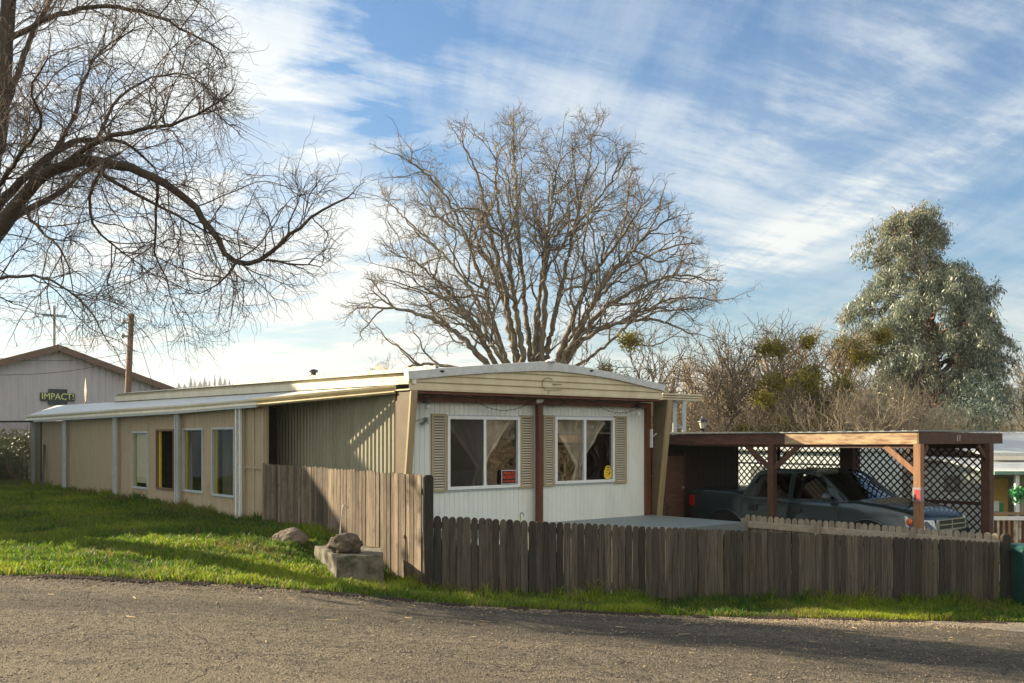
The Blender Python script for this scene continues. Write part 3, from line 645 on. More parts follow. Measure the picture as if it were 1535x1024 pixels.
# outline of a removed emblem on the gable: a thin drawn curl with a dark bar
a_c = HF.a_at(828, -.475); pts = []
for k in range(15):
    t = R(40)+R(230)*k/14; pts.append(HF(HF.a_at(820, -.475)+.14*math.cos(t), -.503, .965+.115*math.sin(t)))
pts += [HF(HF.a_at(822, -.475), -.503, .855), HF(HF.a_at(840, -.475), -.503, .87)]
mb = MB(); mb.tube(pts, .006, 5); build('emblem_outline', mb, mvar('stain_line', (.18, .13, .08)), home)
mb = MB(); mb.blob(HF(HF.a_at(830, -.475), -.49, .965), .15, .006, .016, 3); mb.blob(HF(HF.a_at(822, -.475), -.49, .83), .006, .006, .05, 5); build('emblem_stain', mb, mvar('stain', (.33, .26, .16), (.26, .20, .12), ns=20), home)
# porch beam and posts
mb = MB(); aL = HF.a_at(614, -.12); zL = zat(592.6, HF(0, -.12, 0)); mb.cr = .6
mb.fbox(HF, .02, HWID-.02, -.17, -.07, .595, .695); mb.fbox(HF, .0, HWID, -.45, -.07, .715, .76); build('beam', mb, m_redwood, home, bevel=.006)
for px, w_, b_ in ((808, .115, -.12),):
    a = HF.a_at(px, b_); mb = MB(); mb.fbox(HF, a-w_/2, a+w_/2, b_-.055, b_+.04, -1.62, .595); build('post', mb, m_redwood, home, bevel=.006)
a = HWID-.02
mb = MB(); mb.fbox(HF, a-.02, a+.12, -.07, .03, -1.62, .695); build('post', mb, m_redwood, home, bevel=.006)
mb = MB(); mb.fbox(HF, -.08, .03, -.10, .0, -1.62, .695); build('post', mb, m_redwood, home, bevel=.006)
for a, nm in ((-.10, 'left'), (HWID+.14, 'right')):
    mb = MB(); mb.prism([HF(a, -.475, .765), HF(a, -.09, .765), HF(a, -.03, GZ0), HF(a, -.13, GZ0)], U2*(.10 if nm == 'left' else .07)); build('wing_wall', mb, mvar('shaded_brown_wing', (.13, .10, .055), (.10, .075, .04), ns=4), home)  # wing brown is darkened to carry its shadow tone
    mb = MB(); mb.beam(HF(a+.05, -.50, .765), HF(a+.05, -.155, GZ0), .125, .05, up=V2); build('leaning_strut', mb, m_tantrim, home, bevel=.005)
# windows, shutters
w1 = wnd(home, HF, W1[0], W1[1], W1[2], W1[3], 0, m_whitep, m_winglass, .055, (HF.a_at(725)-W1[0])/(W1[1]-W1[0]))
w2 = wnd(home, HF, W2[0], W2[1], W2[2], W2[3], 0, m_whitep, m_winglass, .055, (HF.a_at(875)-W2[0])/(W2[1]-W2[0]))
for wn, wv in ((w1, W1), (w2, W2)):
    mb = MB()
    for k in range(16):
        for zz_ in (wv[3]+.012, wv[2]-.018): a = wv[0]+(wv[1]-wv[0])*(k+.5)/16; mb.fbox(HF, a-.012, a+.012, -.02, .0, zz_-.006, zz_+.006)
    for za_, zb_ in ((wv[2]-.03, wv[2]-.002), (wv[3]+.002, wv[3]+.024)):
        mb = MB(); mb.fbox(HF, wv[0], wv[1], -.022, .0, za_, zb_)
        for k in range(16): a = wv[0]+(wv[1]-wv[0])*(k+.5)/16; zz_ = (za_+zb_)/2; mb.fbox(HF, a-.012, a+.012, -.027, -.02, zz_-.006, zz_+.006)
        build('flashing', mb, m_bluewhite, wn)
m_screen = newmat('insect_screen')
ms, nt, b, o = m_screen; nt.nodes.remove(b); t1 = nd(nt, 'ShaderNodeBsdfTransparent'); d1_ = nd(nt, 'ShaderNodeBsdfDiffuse'); d1_.inputs[0].default_value = (.035, .037, .037, 1); mx = nd(nt, 'ShaderNodeMixShader', i_0=.6)
nt.links.new(t1.outputs[0], mx.inputs[1]); nt.links.new(d1_.outputs[0], mx.inputs[2]); nt.links.new(mx.outputs[0], o.inputs[0])
mb = MB(); aa = HF.a_at(725); mb.quad(HF(W1[0]+.055, -.03, W1[2]+.05), HF(aa-.03, -.03, W1[2]+.05), HF(aa-.03, -.03, W1[3]-.05), HF(W1[0]+.055, -.03, W1[3]-.05)); build('insect_screen', mb, ms, w1)
SH = ((645.5, 668, .40, -.955), (777.8, 798, .40, -.955), (813.5, 829.5, .41, -.94), (920.3, 938, .42, -.94))
for p0, p1, zt, zb in SH:
    a0, a1 = HF.a_at(p0), HF.a_at(p1)
    if a1-a0 < .3: pass
    mb = MB(); t = .05
    mb.fbox(HF, a0, a0+t, -.035, -.003, zb, zt); mb.fbox(HF, a1-t, a1, -.035, -.003, zb, zt); mb.fbox(HF, a0+t, a1-t, -.033, -.003, zt-t, zt); mb.fbox(HF, a0+t, a1-t, -.033, -.003, zb, zb+t)
    sh = build('shutter', mb, m_shut, home, bevel=.003)
    mb = MB(); n = 27
    for k in range(n):
        z = zb+t+(zt-zb-2*t)*k/n; h_ = (zt-zb-2*t)/n
        mb.hexa([HF(a0+t, -.034, z), HF(a1-t, -.034, z), HF(a1-t, -.020, z), HF(a0+t, -.020, z)], [HF(a0+t, -.020, z+h_*.62), HF(a1-t, -.020, z+h_*.62), HF(a1-t, -.008, z+h_*.62), HF(a0+t, -.008, z+h_*.62)])
    build('louvre', mb, m_slat, sh)
    mb = MB(); mb.fbox(HF, a0+t, a1-t, -.0055, -.0035, zb+t, zt-t); build('slot_shade', mb, mvar('slot_shade_brown', (.10, .085, .06)), sh)  # added dark sheet; shade between the slats is put into its colour
# room behind the windows
mb = MB(); RB = 3.0
mb.quad(HF(.05, RB, -1.5), HF(HWID-.05, RB, -1.5), HF(HWID-.05, RB, .78), HF(.05, RB, .78)); mb.quad(HF(.05, .1, -1.5), HF(.05, RB, -1.5), HF(.05, RB, .78), HF(.05, .1, .78)); mb.quad(HF(HWID-.05, .1, -1.5), HF(HWID-.05, RB, -1.5), HF(HWID-.05, RB, .78), HF(HWID-.05, .1, .78))
mb.quad(HF(.05, .1, -1.5), HF(HWID-.05, .1, -1.5), HF(HWID-.05, RB, -1.5), HF(.05, RB, -1.5)); mb.quad(HF(.05, .1, .78), HF(HWID-.05, .1, .78), HF(HWID-.05, RB, .78), HF(.05, RB, .78))
build('room_lining', mb, m_panel, home)
mb = MB(); mb.fbox(HF, 2.2, 2.75, RB-.03, RB-.01, -.3, .35); build('wall_mirror', mb, mvar('pale_board', (.62, .54, .38)), home)
# furniture masses inside
so = empty('sofa', HF(1.7, 1.2, -1.5), 'dark upholstered sofa behind the left front window', 'sofa')
mb = MB(); mb.fbox(HF, .9, 2.5, .7, 1.5, -1.5, -1.0); build('seat', mb, m_dark, so, bevel=.06)
mb = MB(); mb.fbox(HF, .9, 2.5, .5, .72, -1.45, -.62); build('backrest', mb, mvar('grey_cloth', (.16, .15, .14)), so, bevel=.06)
so = empty('armchair', HF(3.9, 1.1, -1.5), 'dark armchair behind the right front window', 'armchair')
mb = MB(); mb.fbox(HF, 3.5, 4.3, .7, 1.4, -1.5, -1.0); build('seat', mb, m_dark, so, bevel=.06)
mb = MB(); mb.fbox(HF, 3.5, 4.3, .5, .7, -1.45, -.7); build('backrest', mb, mvar('navy_cloth', (.03, .04, .07)), so, bevel=.06)
# curtains: tied to the middle, fanning to both upper corners
m_curt = newmat('sheer_curtain'); mc_, nt, b, o = m_curt
b.inputs['Base Color'].default_value = (.62, .56, .47, 1); b.inputs['Roughness'].default_value = .9
t1 = nd(nt, 'ShaderNodeBsdfTransparent'); mx = nd(nt, 'ShaderNodeMixShader', i_0=.72); nt.links.new(t1.outputs[0], mx.inputs[1]); nt.links.new(b.outputs[0], mx.inputs[2]); nt.links.new(mx.outputs[0], o.inputs[0])
m_curt2 = mvar('curtain_hem', (.78, .71, .60), (.62, .56, .47), ns=12, rough=.9)
for wv, lab in ((W1, 'left'), (W2, 'right')):
    cen = wv[0]+(wv[1]-wv[0])*(.52 if lab == 'left' else .49); knot = -.56; P = []
    for j in range(31):
        t = j/30; z = wv[3]-.03+(wv[2]+.03-wv[3]+.03)*t
        k = (wv[3]-z)/(wv[3]-knot)
        if k < 1: hl, hr = (cen-wv[0]-.07)*(1-k)**1.05+.05, (wv[1]-.09-cen)*(1-k)**1.05+.05
        else: hl = hr = .05+(k-1)*.28
        row = []
        for i in range(61):
            s = i/60; a = cen-hl+(hl+hr)*s; fold = .012*math.sin(s*44)+.02*math.sin(s*13+j*.03)
            row.append(HF(a, .16+fold, z))
        P.append(row)
    mb = MB(); mb.grid(P); cu = build('curtain', mb, mc_, smooth=True)
    tag(cu, 'sheer grey curtain tied in the middle, behind the %s' % ('front window with the red sign' if lab == 'left' else 'front window with the yellow sticker'), 'curtain', 'curtains in the front windows')
    mb = MB()
    for sd in (0, 1):
        ed = [P[j][0 if sd == 0 else -1] for j in range(0, 31)]
        wdt = [(.028+.012*math.sin(j*.7)) if j > 1 else .008 for j in range(31)]
        for off in (0, 1):
            mb.tube([p+V2*(-.012-.02*off)+U2*(.05 if sd == 0 else -.05)*off*(1-j/30) for j, p in enumerate(ed)], [q*(1-.45*off) for q in wdt], 6)
    build('hem', mb, m_curt2, cu, smooth=True)
# wall fittings
def pendant(a, b_, z, s=1.):
    mb = MB(); mb.lathe([(.05, .0), (.05, .03), (.012, .035), (.012, .0)], HF(a, b_, z), 12); mb.tube([HF(a, b_, z), HF(a, b_, z-.13*s)], .006, 6)
    mb.lathe([(.10, -.20*s), (.095, -.19*s), (.035, -.15*s), (.03, -.11*s), (.01, -.11*s)], HF(a, b_, z), 16)
    l = build('porch_lamp', mb, mvar('dark_bronze', (.05, .055, .05)), home, smooth=True)
    mb = MB(); mb.lathe([(.012, -.20), (.035, -.225), (.045, -.26), (.03, -.295), (.005, -.305)], HF(a, b_, z), 12); build('bulb', mb, mvar('frosted_bulb', (.75, .78, .78), rough=.15), l, smooth=True)
pendant(HF.a_at(641, -.3), -.3, .765); pendant(HF.a_at(957, -.2), -.2, .72, .6)
mb = MB(); a = HF.a_at(809, -.2)
for s in (-1, 1): mb.tube([HF(a+s*.01, -.17, .70), HF(a+s*.06, -.22, .655)], [.02, .045], 10)
mb.fbox(HF, a-.03, a+.03, -.175, -.165, .68, .74); build('floodlight', mb, m_whitep, home, smooth=True)
mb = MB(); a = HF.a_at(628); mb.tube([HF(a-.18, -.02, .22), HF(a-.05, -.12, .30), HF(a+.0, -.12, .30)], .008, 6); mb.fbox(HF, a+.02, a+.09, -.14, -.02, .215, .245); mb.fbox(HF, a+.08, a+.11, -.14, -.02, .215, .33); build('wall_hook', mb, m_grey, home)
mb = MB(); a = HWID+.13; mb.tube([HF(a-.05, -.12, .0), HF(a+.06, -.22, .12), HF(a+.09, -.22, .14)], .009, 6); mb.fbox(HF, a-.07, a-.04, -.13, -.07, -.22, .16); build('bracket', mb, m_whitep, home)
# thin seams on the front wall
# signs in the windows
def rpx(px, py, b_): a = HF.a_at(px, b_); p = HF(a, b_, 0); return a, zat(py, p)
a0, z1 = rpx(751.5, 705, -.055); a1, z0 = rpx(773.5, 725.3, -.055)
sg = empty('window_sign', HF((a0+a1)/2, -.055, z0), 'black and red PRIVATE PROPERTY sign with a white border in the left front window', 'sign')
mb = MB(); mb.fbox(HF, a0, a1, -.062, -.056, z0, z1); build('border', mb, mvar('sign_white', (.7, .7, .72)), sg)
mb = MB(); mb.fbox(HF, a0+.012, a1-.012, -.0635, -.06, z0+.012, z1-.012); build('panel', mb, mvar('sign_black', (.012, .012, .015)), sg)
m_or = mvar('sign_orange', (.85, .10, .02), (.75, .08, .02)); hh = z1-z0
text('PRIVATE', HF((a0+a1)/2, -.066, z0+hh*.76), U2, ZZ, hh*.23, m_or, sg, sx=.88); text('PROPERTY', HF((a0+a1)/2, -.066, z0+hh*.47), U2, ZZ, hh*.25, m_or, sg, sx=.76); text('NO TRESPASSING', HF((a0+a1)/2, -.066, z0+hh*.2), U2, ZZ, hh*.13, m_or, sg, sx=.8)
a0, z1 = rpx(906, 698.5, -.055); a1, z0 = rpx(919, 718, -.055); ac = (a0+a1)/2; hw = (a1-a0)/2*.92; hh = z1-z0; hw = max(hw, .09)
sg = empty('window_sticker', HF(ac, -.055, z0), 'yellow octagonal warning sticker in the lower corner of the right front window', 'sticker'); ac -= .03
pl = [(-.5, 0), (.5, 0), (.95, .22), (.95, .62), (.7, .78), (.45, 1), (-.45, 1), (-.7, .78), (-.95, .62), (-.95, .22)]
mb = MB(); mb.prism([HF(ac+x*hw, -.056, z0+y*hh) for x, y in pl], V2*-.006); build('sticker_face', mb, mvar('sign_yellow', (.80, .60, .03), (.70, .5, .03)), sg)
mb = MB(); mb.fbox(HF, ac-.35*hw, ac+.35*hw, -.066, -.063, z0+.84*hh, z0+.93*hh); build('handle_mark', mb, m_black, sg); mb = MB(); mb.beam(HF(ac+.15*hw, -.066, z0+.36*hh), HF(ac+.6*hw, -.066, z0+.52*hh), .004, .025)
for k in range(2): mb.fbox(HF, ac-.5*hw, ac+.1*hw, -.066, -.063, z0+(.3+.17*k)*hh, z0+(.33+.17*k)*hh)
build('sticker_marks', mb, mvar('sign_dark', (.07, .05, .01)), sg)
text('STOP', HF(ac, -.066, z0+.68*hh), U2, ZZ, hh*.12, mvar('sign_red', (.35, .1, .02)), sg)
# string lights under the beam
def lights(spans, label):
    mb = MB(); bl = []
    for (p0, y0, p1, y1, sag) in spans:
        A = HF(HF.a_at(p0, -.19), -.19, 0); B = HF(HF.a_at(p1, -.19), -.19, 0); A.z = zat(y0, A); B.z = zat(y1, B); pts = []
        for k in range(25):
            t = k/24; p = A.lerp(B, t); p.z -= sag*4*t*(1-t); pts.append(p)
        mb.tube(pts, .005, 4)
        for k in range(1, 24, 2): m1 = MB(); m1.tube([pts[k], pts[k]+Vector((.01*math.sin(k*5), 0, -.032*(1 if k % 3 else -.6)))], [.007, .004], 4); bl.append(m1)
    st = build('string_lights', mb, mvar('dark_green_wire', (.03, .04, .03))); tag(st, label, 'string lights'); [build('bulb', m1, m_black, st) for m1 in bl]
lights([(711, 600, 797, 602, .17)], 'string of small lights sagging over the left front window'); lights([(893, 606, 957, 612, .13)], 'string of small lights sagging over the right front window'); lights([(815, 604, 848, 603, .06)], 'short string of small lights just right of the brown middle post')

# awning stub on the far right side of the home
sa = empty('side_awning', HF(HWID+.9, 4, GZ0), 'short cream metal awning on two slim posts, sticking out right of the white home', 'awning')
q0 = HF(HWID+.05, 2.6, 0); 
p0 = W(993, 592, 22.4); p1 = W(1052, 589.5, 23.2)
def slab(mb, a, b_, dirv, z0, z1):
    a = Vector((a.x, a.y, 0)); b_ = Vector((b_.x, b_.y, 0)); mb.hexa([a+ZZ*z0, b_+ZZ*z0, b_+dirv+ZZ*z0, a+dirv+ZZ*z0], [a+ZZ*z1, b_+ZZ*z1, b_+dirv+ZZ*z1, a+dirv+ZZ*z1])
mb = MB(); 
for k in range(3):
    z = zat(599.5, p0)+k*.055; d_ = V2*-.012*k; slab(mb, p0+d_, p1+d_, V2*4+U2*0, z, z+.045)
build('awning_roof', mb, m_cream, sa, bevel=.01)
for px, dd_ in ((1011.5, 22.9), (1025.5, 22.9)):
    p = W(px, 600, dd_); mb = MB(); z1 = p.z
    mb.box(p.x-.045, p.x+.045, p.y-.03, p.y+.03, G(p.x, p.y)-.2, z1+.03); build('post', mb, m_bluewhite, sa)
mb = MB(); pa, pb = W(1011, 641, 22.9), W(1026, 641, 22.9); mb.beam(pa, pb, .03, .03); mb.beam(pa+ZZ*.1, pb-ZZ*.0, .02, .02); build('brace', mb, m_bluewhite, sa)

# ------------------------------------------------------------------ enclosed awning room along the left side
room = empty('awning_room', AF(0, 7, -1.7), 'long tan lean-to room with four tall windows and a sagging white roof edge', 'lean-to')
def sfun(px, off=0.): return Fr((AF.o.x-U2.x*off, AF.o.y-U2.y*off)).b_at(px)
def Az(px, py, off=0.):
    s = sfun(px, off); return s, zat(py, AF(-off, s, 0))
SL = sfun(45)
tops = [Az(397, 603), Az(357, 607), Az(265, 617), Az(172, 626), Az(95, 631), Az(45, 633)]
topz = lambda s: float(np.interp(s, [q[0] for q in tops], [q[1] for q in tops]))
WN = []
for p0, p1, yt, yb in ((200, 221.5, 649.5, 730), (236, 260.5, 646.5, 731.5), (276, 304, 645, 735), (319.8, 351.5, 644, 741.5)):
    s1, s0 = sfun(p0), sfun(p1); zt = zat(yt, AF(0, (s0+s1)/2, 0)); zb = zat(yb, AF(0, (s0+s1)/2, 0)); WN.append((s0, s1, zb, zt))
mb = MB(); ribwall(mb, lambda s, z, d: AF(-d, s, z), 0, 0, SL, -2.0, .6, .20, .012, holes=WN, shape='groove', zf=topz); build('wall', mb, m_tan, room)
mb = MB()
for s in (0, SL): mb.fbox(AF, .0, 1.0 if s else .06, s-.04, s+.0 if s else s+.04, -2.0, topz(s))
mb.fbox(AF, -.03, .0, 0.0, .09, -2.0, topz(0)); mb.fbox(AF, -.022, 0, .10, .88, -.62, -.57); mb.fbox(AF, -.02, 0, .42, .45, -2., topz(.4)); mb.fbox(AF, -.03, 0, .84, .90, -2, topz(.9))
build('corner_trim', mb, m_tan, room)
m_annexglass = mglass('lean_to_glass', (.85, .88, .86), 1.15)
m_yel = mvar('yellow_frame', (.60, .45, .04), (.5, .36, .03), ns=8)
for k, (s0, s1, zb, zt) in enumerate(WN):
    f = MB(); t = .045
    fm = m_bluewhite if k != 1 else mvar('bare_rusty_frame', (.20, .12, .07))
    for q in ((s0-t, s1+t, zt, zt+t), (s0-t, s1+t, zb-t, zb), (s0-t, s0, zb, zt), (s1, s1+t, zb, zt)): f.fbox(AF, -.03, .05, q[0], q[1], q[2], q[3])
    wn = build('window', f, fm, room, bevel=.004)
    if k != 1:
        g = MB(); g.quad(AF(.02, s0, zb), AF(.02, s1, zb), AF(.02, s1, zt), AF(.02, s0, zt)); build('pane', g, m_annexglass, wn)
    y = MB(); yw = .12; y.fbox(AF, .03, .06, s1-yw, s1-.01, zb-.05, zt+.02); build('jamb', y, m_yel, wn)
    if k == 0:
        y = MB(); y.fbox(AF, .035, .05, s0+.02, s1-.16, zb+.1, zt-.02); build('lit_blind', y, mvar('lit_cream_blind', (.88, .82, .60), (.80, .72, .48), ns=4), wn)  # sheet behind the glass; the window's light is put into its pale colour
# inside of the lean-to: floor, panelling
mb = MB(); mb.fbox(AF, .75, .80, 2.6, SL-.1, -1.9, .6); build('inner_panelling', mb, mvar('brown_panel', (.20, .12, .05), (.14, .08, .035), (8, 8, .5), 3), room)
mb = MB(); mb.fbox(AF, .05, .8, 3.6, 3.64, -1.9, .6); mb.fbox(AF, .05, .8, 5.75, 5.79, -1.9, .6); mb.fbox(AF, .05, .8, 1.0, 1.04, -1.9, .6); build('partition', mb, m_dark, room)
# roof sheet, gutter and drip edge
ge = [(40, 622.8, 633.5), (95, 619.6, 630), (130, 617, 628), (187, 612.5, 624.5), (265, 607.5, 620), (330, 602.5, 614.5), (387, 597.3, 610.3)]
gpts = []
for px, yt, yb in ge:
    s = sfun(px, .16); p = AF(-.16, s, 0); gpts.append((p, zat(yt, p), zat(yb, p), s))
e1 = HF(-.10, -.05, 0); gpts2 = [(gpts[-1][0]-U2*.03-V2*.03, zat(597.2, gpts[-1][0]), zat(609.2, gpts[-1][0])), (e1, zat(577.2, e1), zat(590.3, e1))]
mb = MB()
def gut(mb, pa, pb, za0, za1, zb0, zb1, prof=((0, 0), (.02, .0), (.035, .3), (.015, .55), (.04, .8), (.04, 1.), (.0, 1.))):
    d = (pb-pa).normalized(); n = Vector((-d.y, d.x, 0));
    if n.dot(U2) > 0: n = -n
    A = [pa+n*x+ZZ*(za0+(za1-za0)*t) for x, t in prof]; B = [pb+n*x+ZZ*(zb0+(zb1-zb0)*t) for x, t in prof]; m = len(prof)
    mb.add(A+B, [(i, i+1, m+i+1, m+i) for i in range(m-1)]+[tuple(range(m)), tuple(range(m, 2*m))])
for (p, zt, zb, s), (q, zt2, zb2, s2) in zip(gpts, gpts[1:]): gut(mb, p, q, zb+.0, zt, zb2+.0, zt2)
build('gutter', mb, m_creamlt, room)
mb = MB(); (p, zt, zb), (q, zt2, zb2) = gpts2; gut(mb, p, q, zb, zt, zb2, zt2, ((0, 0), (.03, 0), (.05, .2), (.02, .42), (.06, .7), (.07, .95), (.03, 1.), (.0, .9))); build('near_gutter', mb, m_cream, room)
mb = MB()
for (p, zt, zb, s), (q, zt2, zb2, s2) in zip(gpts, gpts[1:]):
    mb.hexa([p+ZZ*(zb-.0), q+ZZ*zb2, q+U2*.02+ZZ*zb2, p+U2*.02+ZZ*zb], [p+U2*.0+ZZ*(zb+.01), q+ZZ*(zb2+.01), q+U2*.02+ZZ*(zb2+.01), p+U2*.02+ZZ*(zb+.01)])
    mb.quad(p-U2*.03+ZZ*(zb-.005), q-U2*.03+ZZ*(zb2-.005), q-U2*.03+ZZ*(zb2+.055), p-U2*.03+ZZ*(zb+.055))
build('drip_edge', mb, m_bluewhite, room)
mb = MB(); nn = len(gpts); hs = [(g[0], g[1]) for g in gpts]+[(q, zt2) for q, zt2 in ((gpts2[1][0], gpts2[1][1]),)]
for (p, z0), (q, z1) in zip(hs, hs[1:]):
    for t0, t1 in ((0, 1),):
        def inn(p):   # matching point on the home wall
            b_ = (p-HF.o).dot(V2); f = (b_+.5)/14.6; return HF(-.02, b_, .86+.11*f)
        n_ = 10
        for k in range(n_):
            a, b_ = p.lerp(q, k/n_), p.lerp(q, (k+1)/n_); za, zb = z0+(z1-z0)*k/n_, z0+(z1-z0)*(k+1)/n_
            ia, ib = inn(a), inn(b_); c = a*.94+Vector((ia.x, ia.y, 0))*.06; 
            mb.quad(a+ZZ*(za-.01), b_+ZZ*(zb-.01), ib, ia)
build('roof', mb, m_silver, room)
# trellis posts with scroll work
POST = ((357.3, 782), (265, 761), (172, 747), (96, 735), (50, 729))
for i, (px, yb) in enumerate(POST):
    s = sfun(px, .13); p = AF(-.13, s, 0); zb = zat(yb, p)-.12; zt = float(np.interp(s, [g[3] for g in gpts][::-1], [g[2] for g in gpts][::-1]))+.02
    ps = empty('trellis_post', p+ZZ*zb, 'x', 'post', 'scrollwork awning posts')
    ps['label'] = ['white scrollwork metal post at the near end of the tan lean-to, beside the fence', 'pale blue scrollwork post between the second and third windows of the lean-to', 'pale blue scrollwork post just left of the first window of the lean-to', 'pale blue scrollwork post near the middle of the windowless tan wall', 'pale blue scrollwork post at the far end of the lean-to'][i]
    g_ = .14 if i else .17
    for sd in (-1, 1):
        mb = MB(); c = sd*g_/2; mb.fbox(AF, -.155, -.105, s+c-.024, s+c+.024, zb, zt); build('upright', mb, m_bluewhite if i else m_whitep, ps, bevel=.004)
    mb = MB(); n = 4; hz = (zt-zb)/n
    for k in range(n):
        z0 = zb+hz*k; pts = []
        for j in range(22):
            t = j/21; pts.append(AF(-.13, s+.052*math.sin(t*2*math.pi)*(1 if k % 2 else -1), z0+hz*(.12+.76*t)))
        mb.tube(pts, .009, 5)
        for c_ in (.1, .9):
            cz = z0+hz*c_; mb.tube([AF(-.13, s+.035*math.cos(2*math.pi*j/10), cz+.035*math.sin(2*math.pi*j/10)) for j in range(11)], .007, 5)
    build('scroll', mb, m_bluewhite, ps, smooth=True)
p = AF(-.25, sfun(64, .25), 0); p2 = AF(-.02, sfun(66.5, .02), 0)
mb = MB(); mb.beam(p+ZZ*(zat(733, p)-.1), p2+ZZ*zat(667, p2), .06, .06); o = build('iron_bar', mb, m_black); tag(o, 'dark iron bar leaning on the far end of the tan lean-to wall', 'bar')

# ------------------------------------------------------------------ deck
DC = Vector((4.37, 18.6, 0)); dk = empty('deck', HF(3.2, -1.2, -2.6), 'low grey painted deck in front of the white home', 'deck')
mb = MB(); 
for k in range(16):
    b0_, b1_ = -2.34+2.34*k/16, -2.34+2.34*(k+1)/16-.006; mb.cr = random.random(); mb.fbox(HF, .15, 6.25, b0_, b1_, -1.66, -1.62)
build('boards', mb, m_deck, dk)
mb = MB(); mb.fbox(HF, .15, 6.25, -2.37, -2.345, -1.82, -1.625); mb.fbox(HF, 6.255, 6.285, -2.37, 0, -1.82, -1.625); build('rim_board', mb, mvar('deck_rim', (.17, .20, .20)), dk)
for a in (.3, 2.2, 4.2, 6.1):
    for b_ in (-2.2, -.6):
        mb = MB(); p = HF(a, b_, 0); mb.fbox(HF, a-.05, a+.05, b_-.05, b_+.05, G(p.x, p.y)-.1, -1.66); build('leg', mb, m_deck, dk)
# ------------------------------------------------------------------ picket fences
def picket(mb, p, d, n, w_, z0, z1, th=.018, ear=.035, tilt=0.):
    """board centred at p (xy), along d, thickness along n, dog-eared top"""
    p = Vector((p.x, p.y, 0)); h = w_/2
    pr = [(-h, z0), (h, z0), (h, z1-ear), (h-.25*ear-.008, z1-ear*.35), (h-ear*.9, z1), (-h+ear*.9, z1), (-h+.25*ear+.008, z1-ear*.35), (-h, z1-ear)]
    mb.cr = random.random()
    mb.prism([p+d*(x+tilt*(z-z0))+ZZ*z for x, z in pr], n*th)
def fence_run(mb, A, B, top, bot, pitch=.102, w_=.1025, side=1, gap=0., jit=.006, ear=.03, skip=()):
    A = Vector((A.x, A.y, 0)); B = Vector((B.x, B.y, 0)); L = (B-A).length; d = (B-A)/L; n = Vector((d.y, -d.x, 0))
    if n.y > 0: n = -n
    n *= side; s = pitch/2
    while s < L:
        p = A+d*s; px = CX+F*p.x/p.y
        ww = w_*(1+random.uniform(-.11, .06)); off = random.uniform(-.007, .008)
        picket(mb, p+n*off, d, n, ww, zat(bot(px), p)-.04, zat(top(px), p)+random.uniform(-jit, jit), tilt=random.uniform(-.006, .006), ear=ear*random.uniform(.8, 1.15))
        s += pitch*(1+random.uniform(-.04, .06))+(random.random() < .08)*gap
    return d, n
I = lambda tab: (lambda px: float(np.interp(px, [t[0] for t in tab], [t[1] for t in tab])))
topL = I([(650, 773), (787, 780), (970, 789), (1110, 795), (1250, 801), (1440, 809.5), (1508, 813)]); botL = I([(650, 889), (800, 893), (970, 901.6), (1250, 906), (1508, 910)])
def rails(mb, A, B, top, bot, n, fr=(.12, .82), off=.02, hh=.085, th=.035, xa=0, xb=0):
    for f in fr:
        P = []
        for q in (A, B):
            px = CX+F*q.x/q.y; zt, zb = zat(top(px), q), zat(bot(px), q); P.append(Vector((q.x, q.y, zt+(zb-zt)*f)))
        mb.beam(P[0]-n*(off+th/2), P[1]-n*(off+th/2), th, hh)
gA = online(FA, FB, 650); gB = online(FA, FB, 786.5)
gate = empty('gate', Vector((gB.x, gB.y, zat(889, gB))), 'weathered grey picket gate between the tall corner fence and the long low fence', 'gate')
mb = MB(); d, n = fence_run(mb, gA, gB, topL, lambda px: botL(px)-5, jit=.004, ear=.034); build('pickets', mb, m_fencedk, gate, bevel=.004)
mb = MB(); rails(mb, gA, gB, topL, botL, n); build('rail', mb, m_fencedk, gate)
hk = W(780, 771, gB.y+.02); mb = MB(); pts = [hk+Vector((-.005, 0, -.12)), hk+Vector((-.002, 0, -.05))]
for k in range(12): t = R(200)-R(235)*k/11; pts.append(hk+Vector((.022+.026*math.cos(t), 0, -.008+.028*math.sin(t))))
mb.tube(pts, .0065, 6); o = build('hook', mb, m_black); tag(o, 'black metal hook standing up on top of the weathered gate', 'hook')
mb = MB(); mb.tube([hk+Vector((-.005, -.006, -.10)), hk+Vector((-.002, -.006, -.05))], .010, 6); build('green_tie', mb, mvar('green_cord', (.15, .35, .05)), o)
fA = online(FA, FB, 792); fB = online(FA, FB, 1500)
fen = empty('picket_fence', (fA+fB)/2+ZZ*-2.5, 'long low weathered grey picket fence along the road', 'fence')
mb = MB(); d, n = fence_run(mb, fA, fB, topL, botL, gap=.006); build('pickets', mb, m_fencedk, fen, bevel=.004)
mb = MB(); rails(mb, fA, fB, topL, botL, n); build('rail', mb, m_fencedk, fen)
for t in (.01, .34, .67):
    p = fA.lerp(fB, t)-n*.10; px = CX+F*p.x/p.y; mb = MB(); mb.cr = .5; mb.fbox(Fr((p.x, p.y), d, -n), -.045, .045, -.04, .04, zat(botL(px), p)-.3, zat(topL(px), p)-.03); build('post', mb, m_fencedk, fen)
p = online(FA, FB, 1507); mb = MB(); mb.cr = .45; picket(mb, p-n*.03, d, n, .155, zat(913, p)-.1, zat(800.5, p), th=.06, ear=.045); build('end_post', mb, m_fencedk, fen, bevel=.004)
# galvanised pole in the gate gap
p = online(FA, FB, 789.5)-n*.07; mb = MB(); mb.tube([p+ZZ*(zat(893, p)-.1), p+ZZ*zat(785, p)], .014, 10); o = build('gate_post', mb, m_grey, smooth=False); tag(o, 'thin grey metal pole in the gap beside the gate', 'post')
